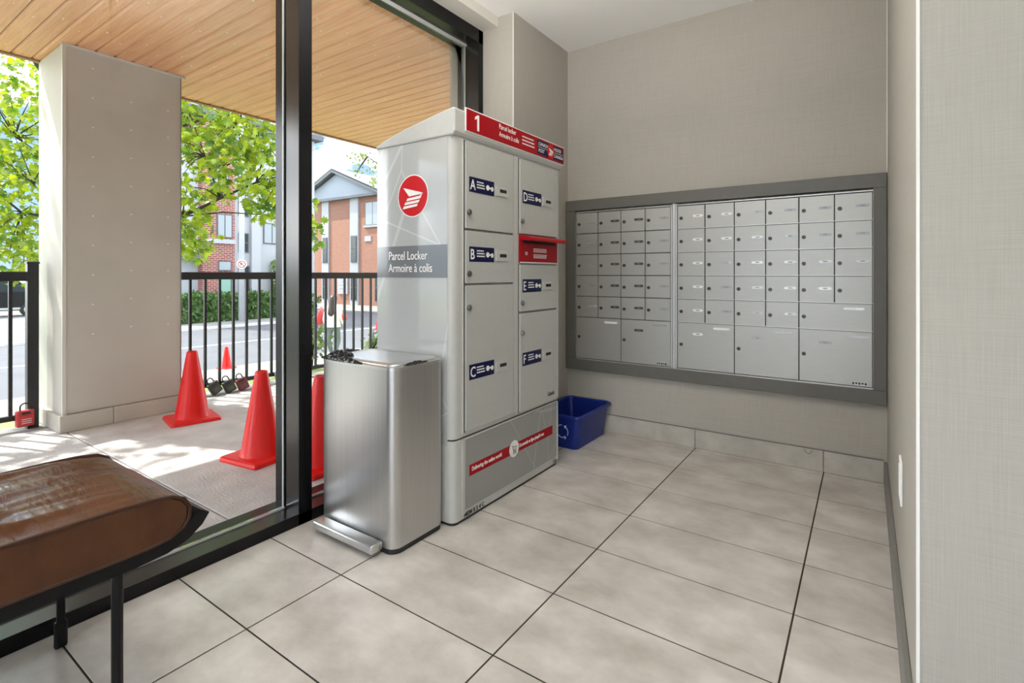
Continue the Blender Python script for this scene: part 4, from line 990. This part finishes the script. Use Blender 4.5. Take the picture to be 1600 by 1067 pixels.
shrub(-23.25, 13.7, SZ, 0.22, 3.2, 420, 'slim leafy shrub against the white townhouse wall', 'shrub_leaf', (0.12, 0.22))

# ================================================================== STREET FURNITURE
ps = thing('utility_pole', 'pale grey utility pole before the townhouse', 'pole', (-21.6, 11.25, SZ))
obj('shaft', tube(nb(), [(-21.6, 11.25, SZ - 0.05), (-21.6, 11.25, 7.5)], [0.125, 0.10], 12), 'pole_wood', ps, True)
sgn = thing('no_parking_sign', 'round red and white no parking sign on the utility pole', 'sign', (-21.45, 11.2, 1.38))
nrm = Vector((21.45, -11.2, 0)).normalized(); nrm = Vector((0.9, -0.43, 0)).normalized()
xd = Vector((0, 0, 1)).cross(nrm)
c0 = Vector((-21.6, 11.25, 1.38)) + nrm * 0.185
b = nb(); disc(b, c0 - nrm * 0.05, nrm, 0.19, 0.05, 24); obj('sign_plate', b, 'print_white', sgn)
b = nb(); tube(b, [c0 + nrm * 0.004 + (xd * math.cos(a) + Vector((0, 0, 1)) * math.sin(a)) * 0.13 for a in [2 * PI * k / 20 for k in range(21)]], 0.016, 6); obj('red_ring', b, 'sign_red', sgn)
b = nb(); tube(b, [c0 + nrm * 0.006 + (xd * -0.09 + Vector((0, 0, 0.09))), c0 + nrm * 0.006 + (xd * 0.09 + Vector((0, 0, -0.09)))], 0.014, 6); obj('red_slash', b, 'sign_red', sgn)
text('P', 0.19, 'print_black', sgn, tuple(c0 + nrm * 0.002 - xd * 0.06 + Vector((0, 0, -0.07))), xd, nrm, ext=0.001)

# ================================================================== BUILDINGS
def window_unit(root, axis, plane, a0, a1, z0, z1, sgn_, blind=False, mull=1, trans=1, frame='fascia_dark', dg=None):
    # a framed window standing proud of a facade; axis is the facade's horizontal axis
    def B(u0, u1, d0, d1, w0, w1):
        lo, hi = sorted((plane + sgn_ * d0, plane + sgn_ * d1))
        return bx(lo, hi, u0, u1, w0, w1) if axis == 'Y' else bx(u0, u1, lo, hi, w0, w1)
    f = obj('window', B(a0, a1, -0.05, 0.03, z0, z1), frame, root)
    n = mull + 1; m_ = trans + 1; fr = 0.05
    w = (a1 - a0 - fr) / n; h = (z1 - z0 - fr) / m_
    for i in range(n):
        for j in range(m_):
            obj('pane', B(a0 + fr + i * w, a0 + (i + 1) * w, 0.02, 0.045, z0 + fr + j * h, z0 + (j + 1) * h), dg or ('win_blind' if (blind and j >= m_ - 1) else 'win_glass'), f)
    return f
th = thing('townhouse', 'red brick and white modern townhouse across the street behind the maple', 'building', (-26, 11, SZ))
obj('brick_bay', bx(-29, -23.2, 10.42, 11.78, SZ - 0.3, 7.5), 'brick_red', th)
obj('grey_wing', bx(-29, -23.6, 8.3, 10.42, SZ - 0.3, 6.6), 'render_grey', th)
obj('white_wing', bx(-29, -23.5, 11.78, 16.0, SZ - 0.3, 7.8), 'render_white', th)
obj('white_pier', bx(-23.5, -23.3, 12.60, 13.05, SZ - 0.3, 7.8), 'render_white', th)
obj('stone_band', bx(-23.2, -23.12, 10.42, 11.78, 2.30, 2.50), 'render_white', th)
obj('roof', bx(-29.2, -23.0, 8.1, 16.2, 7.8, 8.05), 'fascia_dark', th)
window_unit(th, 'Y', -23.2, 11.05, 11.62, 1.10, 1.55, 1, True, 0, 0)
window_unit(th, 'Y', -23.2, 11.12, 11.62, -0.02, 0.85, 1, False, 0, 0, dg='door_glass')
window_unit(th, 'Y', -23.2, 11.00, 11.66, 2.55, 3.60, 1, True, 1, 0)
window_unit(th, 'Y', -23.2, 10.70, 11.50, 4.3, 5.6, 1, True, 1, 1)
window_unit(th, 'Y', -23.5, 12.08, 12.55, 1.95, 2.85, 1, False, 1, 1)
window_unit(th, 'Y', -23.5, 12.08, 12.58, 0.15, 1.35, 1, False, 0, 1)
window_unit(th, 'Y', -23.5, 13.25, 14.1, 2.4, 3.4, 1, True, 1, 0)
window_unit(th, 'Y', -23.5, 12.08, 12.55, 3.6, 4.6, 1, True, 1, 1)
window_unit(th, 'Y', -23.6, 8.7, 9.5, 2.6, 3.9, 1, True, 1, 1)
window_unit(th, 'Y', -23.6, 8.6, 9.0, -0.6, 0.9, 1, False, 0, 1)
aw = [(-23.6, 1.72), (-22.9, 1.60), (-22.9, 1.75), (-23.6, 1.85)]
obj('entry_canopy', prism(nb(), aw, 'Y', 9.55, 10.5), 'fascia_dark', th)

gb = thing('brick_apartment_house', 'orange brick building with grey gable beyond the street corner', 'building', (-28, 24, SZ))
YG = 21.6
obj('brick_wall', bx(-36.5, -17.0, YG, 34.0, SZ - 0.3, 4.6), 'brick_orange', gb)
obj('upper_brick', bx(-36.5, -17.0, YG - 0.01, 34.0, 4.6, 6.0), 'brick_rust', gb)
for (x0, x1) in ((-30.75, -30.02), (-27.75, -26.95)):
    pil = obj('white_strip', bx(x0, x1, YG - 0.10, YG, SZ, 6.0), 'render_white', gb)
    for z0, z1 in ((1.72, 3.45), (-0.75, 0.95)): window_unit(gb, 'X', YG - 0.10, x0 + 0.12, x1 - 0.08, z0, z1, -1, False, 0, 1)
window_unit(gb, 'X', YG, -26.3, -24.9, 4.05, 5.55, -1, True, 1, 0)
obj('window_sill', bx(-26.4, -24.8, YG - 0.12, YG, 3.93, 4.05), 'render_white', gb)
window_unit(gb, 'X', YG, -25.4, -24.4, -0.75, 0.95, -1, False, 1, 1)
window_unit(gb, 'X', YG, -23.4, -22.4, 1.7, 3.4, -1, False, 1, 1)
window_unit(gb, 'X', YG, -33.6, -32.4, 1.7, 3.4, -1, True, 1, 1)
obj('plaque', bx(-26.35, -25.75, YG - 0.05, YG, 3.05, 3.38), 'render_white', gb)
obj('notice_board', bx(-29.0, -28.0, YG - 0.12, YG, -0.35, 1.05), 'render_white', gb)
b = nb()
for k in range(4): box(b, -28.8, -28.2, YG - 0.14, YG - 0.115, 0.7 - k * 0.22, 0.78 - k * 0.22)
obj('notice_lines', b, 'render_grey', gb)
PKX, PKZ = -29.2, 7.95
gab = obj('gable', prism(nb(), [(-33.6, 6.0), (-24.7, 6.0), (PKX, PKZ - 0.25)], 'Y', YG - 0.05, YG + 0.3), 'gable_grey', gb)
obj('eave_board', bx(-33.9, -24.4, YG - 0.35, YG, 5.88, 6.05), 'fascia_dark', gb)
for k, (a, c) in enumerate((((-34.1, 5.98), (PKX, PKZ)), ((PKX, PKZ), (-24.2, 5.98)))):
    r = [(a[0], a[1]), (c[0], c[1]), (c[0], c[1] - 0.22), (a[0], a[1] - 0.22)]
    obj('rake_board', prism(nb(), r, 'Y', YG - 0.45, YG - 0.30), 'fascia_dark', gb)
    r2 = [(a[0], a[1] + 0.06), (c[0], c[1] + 0.06), (c[0], c[1] - 0.05), (a[0], a[1] - 0.05)]
    obj('roof_slope', prism(nb(), r2, 'Y', YG - 0.45, 30.0), 'roof_shingle', gb)
mr_ = nb(); loft(mr_, [[(-37.0, YG - 0.2, 6.0), (-16.5, YG - 0.2, 6.0)], [(-37.0, 28.0, 8.9), (-16.5, 28.0, 8.9)], [(-37.0, 34.2, 6.0), (-16.5, 34.2, 6.0)]], False, False, closed=False)
o = obj('main_roof', mr_, 'roof_shingle', gb); sm = o.modifiers.new('thick', 'SOLIDIFY'); sm.thickness = 0.12
b = nb()
for k in range(3): box(b, -26.9 + k * 1.4, -26.75 + k * 1.4, 26.0, 26.15, 8.0, 8.35)
obj('roof_vents', b, 'render_grey', gb)

# dark parked car at the far left
cr = thing('parked_car', 'dark parked car seen through the left railing', 'car', (-34, 5.6, SZ))
cp = [(3.3, -0.75), (3.25, -0.25), (3.5, -0.05), (4.3, 0.08), (4.9, 0.62), (6.6, 0.68), (7.5, 0.12), (7.9, 0.0), (8.0, -0.35), (7.95, -0.78)]
bo = obj('body', prism(nb(), cp, 'X', -34.9, -33.1), 'car_dark', cr); bv = bo.modifiers.new('edge', 'BEVEL'); bv.width = 0.08; bv.segments = 2
obj('side_window', prism(nb(), [(4.5, 0.10), (4.98, 0.54), (6.5, 0.60), (7.2, 0.12)], 'X', -33.11, -33.08), 'win_glass', cr)
obj('sill_strip', bx(-33.12, -33.07, 3.5, 7.8, -0.72, -0.62), 'car_silver', cr)
for y in (4.2, 7.05):
    b = nb(); disc(b, (-33.25, y, -0.72), (1, 0, 0), 0.33, 0.20, 20); w_ = obj('wheel', b, 'rubber', cr)
    b = nb(); disc(b, (-33.06, y, -0.72), (1, 0, 0), 0.20, 0.02, 16); obj('hub_cap', b, 'car_silver', w_)
struct(obj('driveway', bx(-48, -22.2, -14, 7.6, SZ - 0.3, SZ - 0.01), 'concrete_pale'), 'pale driveway under the parked car')

# ================================================================== PERSON (seen from behind, on the sidewalk)
def person():
    H0 = 1.53; base = Vector((-10.42, 7.60, SZ)); rz = math.radians(18)
    t = thing('person', 'person with long dark hair, white top and grey trousers walking away', 'person', base)
    V = []; E_ = []; Rr = []
    def v(x, y, z, r):
        V.append((x * H0, y * H0, z * H0)); Rr.append(tuple(q * H0 for q in (r if isinstance(r, tuple) else (r, r)))); return len(V) - 1
    def chain(start, pts):
        p = start
        for q in pts:
            n = v(*q); E_.append((p, n)); p = n
        return p
    pel = v(0, 0, 0.53, (0.098, 0.070))
    ch_ = chain(pel, [(0, 0.0, 0.61, (0.080, 0.058)), (0, 0.0, 0.72, (0.092, 0.062))])
    nk = chain(ch_, [(0, 0.0, 0.80, (0.075, 0.050)), (0, 0.008, 0.845, 0.032), (0, 0.012, 0.875, 0.032), (0, 0.018, 0.925, (0.048, 0.058)), (0, 0.018, 0.970, (0.040, 0.046))])
    shi = len(V) - 5
    for s in (-1, 1):
        # walking legs
        f = 0.045 * s
        chain(pel, [(0.055 * s, 0.0, 0.49, 0.062), (0.055 * s, f * 1.2, 0.28, 0.040), (0.052 * s, -f * 0.2, 0.15, 0.034), (0.05 * s, -f * 0.9, 0.045, 0.024), (0.05 * s, -f * 0.9 + 0.02, 0.020, 0.024), (0.052 * s, -f * 0.9 + 0.085, 0.014, 0.018)])
        # arms: slightly held out, hand at hip height
        e = chain(shi, [(0.105 * s, 0.0, 0.795, 0.036), (0.140 * s, -0.005, 0.70, 0.030), (0.165 * s, -0.01, 0.61, 0.025), (0.170 * s, 0.03, 0.53, 0.019), (0.170 * s, 0.045, 0.50, (0.014, 0.020))])
        for k, (dy, ln) in enumerate(((-0.012, 0.030), (-0.004, 0.038), (0.004, 0.036), (0.012, 0.028))):
            chain(e, [(0.171 * s, 0.050 + dy, 0.482, 0.0055), (0.168 * s, 0.055 + dy, 0.482 - ln * 0.6, 0.005), (0.162 * s, 0.054 + dy, 0.482 - ln, 0.0045)])
        chain(e, [(0.155 * s, 0.058, 0.495, 0.006), (0.148 * s, 0.062, 0.475, 0.005)])
    me = bpy.data.meshes.new('body'); me.from_pydata(V, E_, []); me.update()
    o = bpy.data.objects.new('body', me); C.objects.link(o)
    sk_ = o.modifiers.new('skin', 'SKIN'); sk_.use_smooth_shade = True
    for i, r in enumerate(Rr): me.skin_vertices[0].data[i].radius = r
    me.skin_vertices[0].data[0].use_root = True
    ss = o.modifiers.new('sub', 'SUBSURF'); ss.levels = 2; ss.render_levels = 2
    bpy.context.view_layer.update()
    m2 = bpy.data.meshes.new_from_object(o.evaluated_get(bpy.context.evaluated_depsgraph_get()))
    bpy.data.objects.remove(o, do_unlink=True)
    m2.materials.clear()
    for k in ('skin', 'cloth_white', 'cloth_grey', 'rubber'): m2.materials.append(M[k])
    for p in m2.polygons:
        c = p.center / H0
        p.use_smooth = True
        if abs(c.x) > 0.118 and c.z < 0.545: p.material_index = 0
        elif c.z > 0.835: p.material_index = 0
        elif c.z > 0.525: p.material_index = 1
        elif c.z > 0.045: p.material_index = 2
        else: p.material_index = 3
    m2.transform(Matrix.Rotation(rz, 4, 'Z'))
    bo = put('body', m2, t); bo.location = (0, 0, 0)
    RZ = Matrix.Rotation(rz, 4, 'Z')
    def L(bm): bmesh.ops.scale(bm, vec=(H0, H0, H0), verts=bm.verts); bmesh.ops.transform(bm, matrix=Matrix.Translation(base) @ RZ, verts=bm.verts); return bm
    b = nb(); rings = []
    for (z, rx, ry, cy_) in ((1.0, 0.012, 0.012, 0.012), (0.985, 0.040, 0.045, 0.010), (0.95, 0.057, 0.064, 0.004), (0.90, 0.058, 0.058, -0.012), (0.84, 0.056, 0.042, -0.030), (0.77, 0.062, 0.034, -0.048), (0.70, 0.054, 0.026, -0.062), (0.665, 0.030, 0.014, -0.062)):
        rings.append([(rx * math.cos(2 * PI * k / 16), cy_ + ry * math.sin(2 * PI * k / 16), z) for k in range(16)])
    loft(b, rings); obj('hair', L(b), 'hair', t, True)
    b = nb(); rings = []
    for (z, rx, ry) in ((0.84, 0.05, 0.045), (0.815, 0.10, 0.060), (0.74, 0.108, 0.074), (0.62, 0.100, 0.078), (0.52, 0.118, 0.092), (0.50, 0.119, 0.093)):
        rings.append([(rx * math.cos(2 * PI * k / 18), ry * math.sin(2 * PI * k / 18) + (0.004 * math.cos(5 * k)), z) for k in range(18)])
    loft(b, rings, False, False); obj('loose_top', L(b), 'cloth_white', t, True)
    # bag under the left arm and pouch in the right hand: things of their own
    def bagthing(name, label, cx, cz, hx, hy, hz, sh):
        c = base + RZ @ (Vector(cx) * H0)
        g = thing(name, label, 'bag', c)
        b = nb(); R = []
        for z, k in ((-1, 0.75), (-0.8, 1.0), (0.1, 0.95), (0.8, 0.72), (1.0, 0.45)):
            R.append([(hx * k * math.cos(2 * PI * q / 14), hy * k * math.sin(2 * PI * q / 14), hz * z) for q in range(14)])
        loft(b, R); bmesh.ops.transform(b, matrix=Matrix.Translation(c) @ RZ @ Matrix.Rotation(sh, 4, 'Y'), verts=b.verts); obj('bag_body', b, 'bag_red', g, True)
        b = nb(); tube(b, [Vector((0, -hy * 0.4, hz * 0.9)), Vector((0, -hy * 0.2, hz * 1.5)), Vector((0, hy * 0.2, hz * 1.5)), Vector((0, hy * 0.4, hz * 0.9))], 0.008, 6)
        bmesh.ops.transform(b, matrix=Matrix.Translation(c) @ RZ @ Matrix.Rotation(sh, 4, 'Y'), verts=b.verts); obj('strap', b, 'bag_red', g)
    bagthing('shoulder_bag', 'large red shoulder bag under the left arm of the person', (-0.235, -0.01, 0.64), 0, 0.065, 0.11, 0.17, 0.15)
    bagthing('pouch', 'small red pouch held at the right side of the person', (0.205, -0.01, 0.665), 0, 0.055, 0.06, 0.085, -0.2)
person()
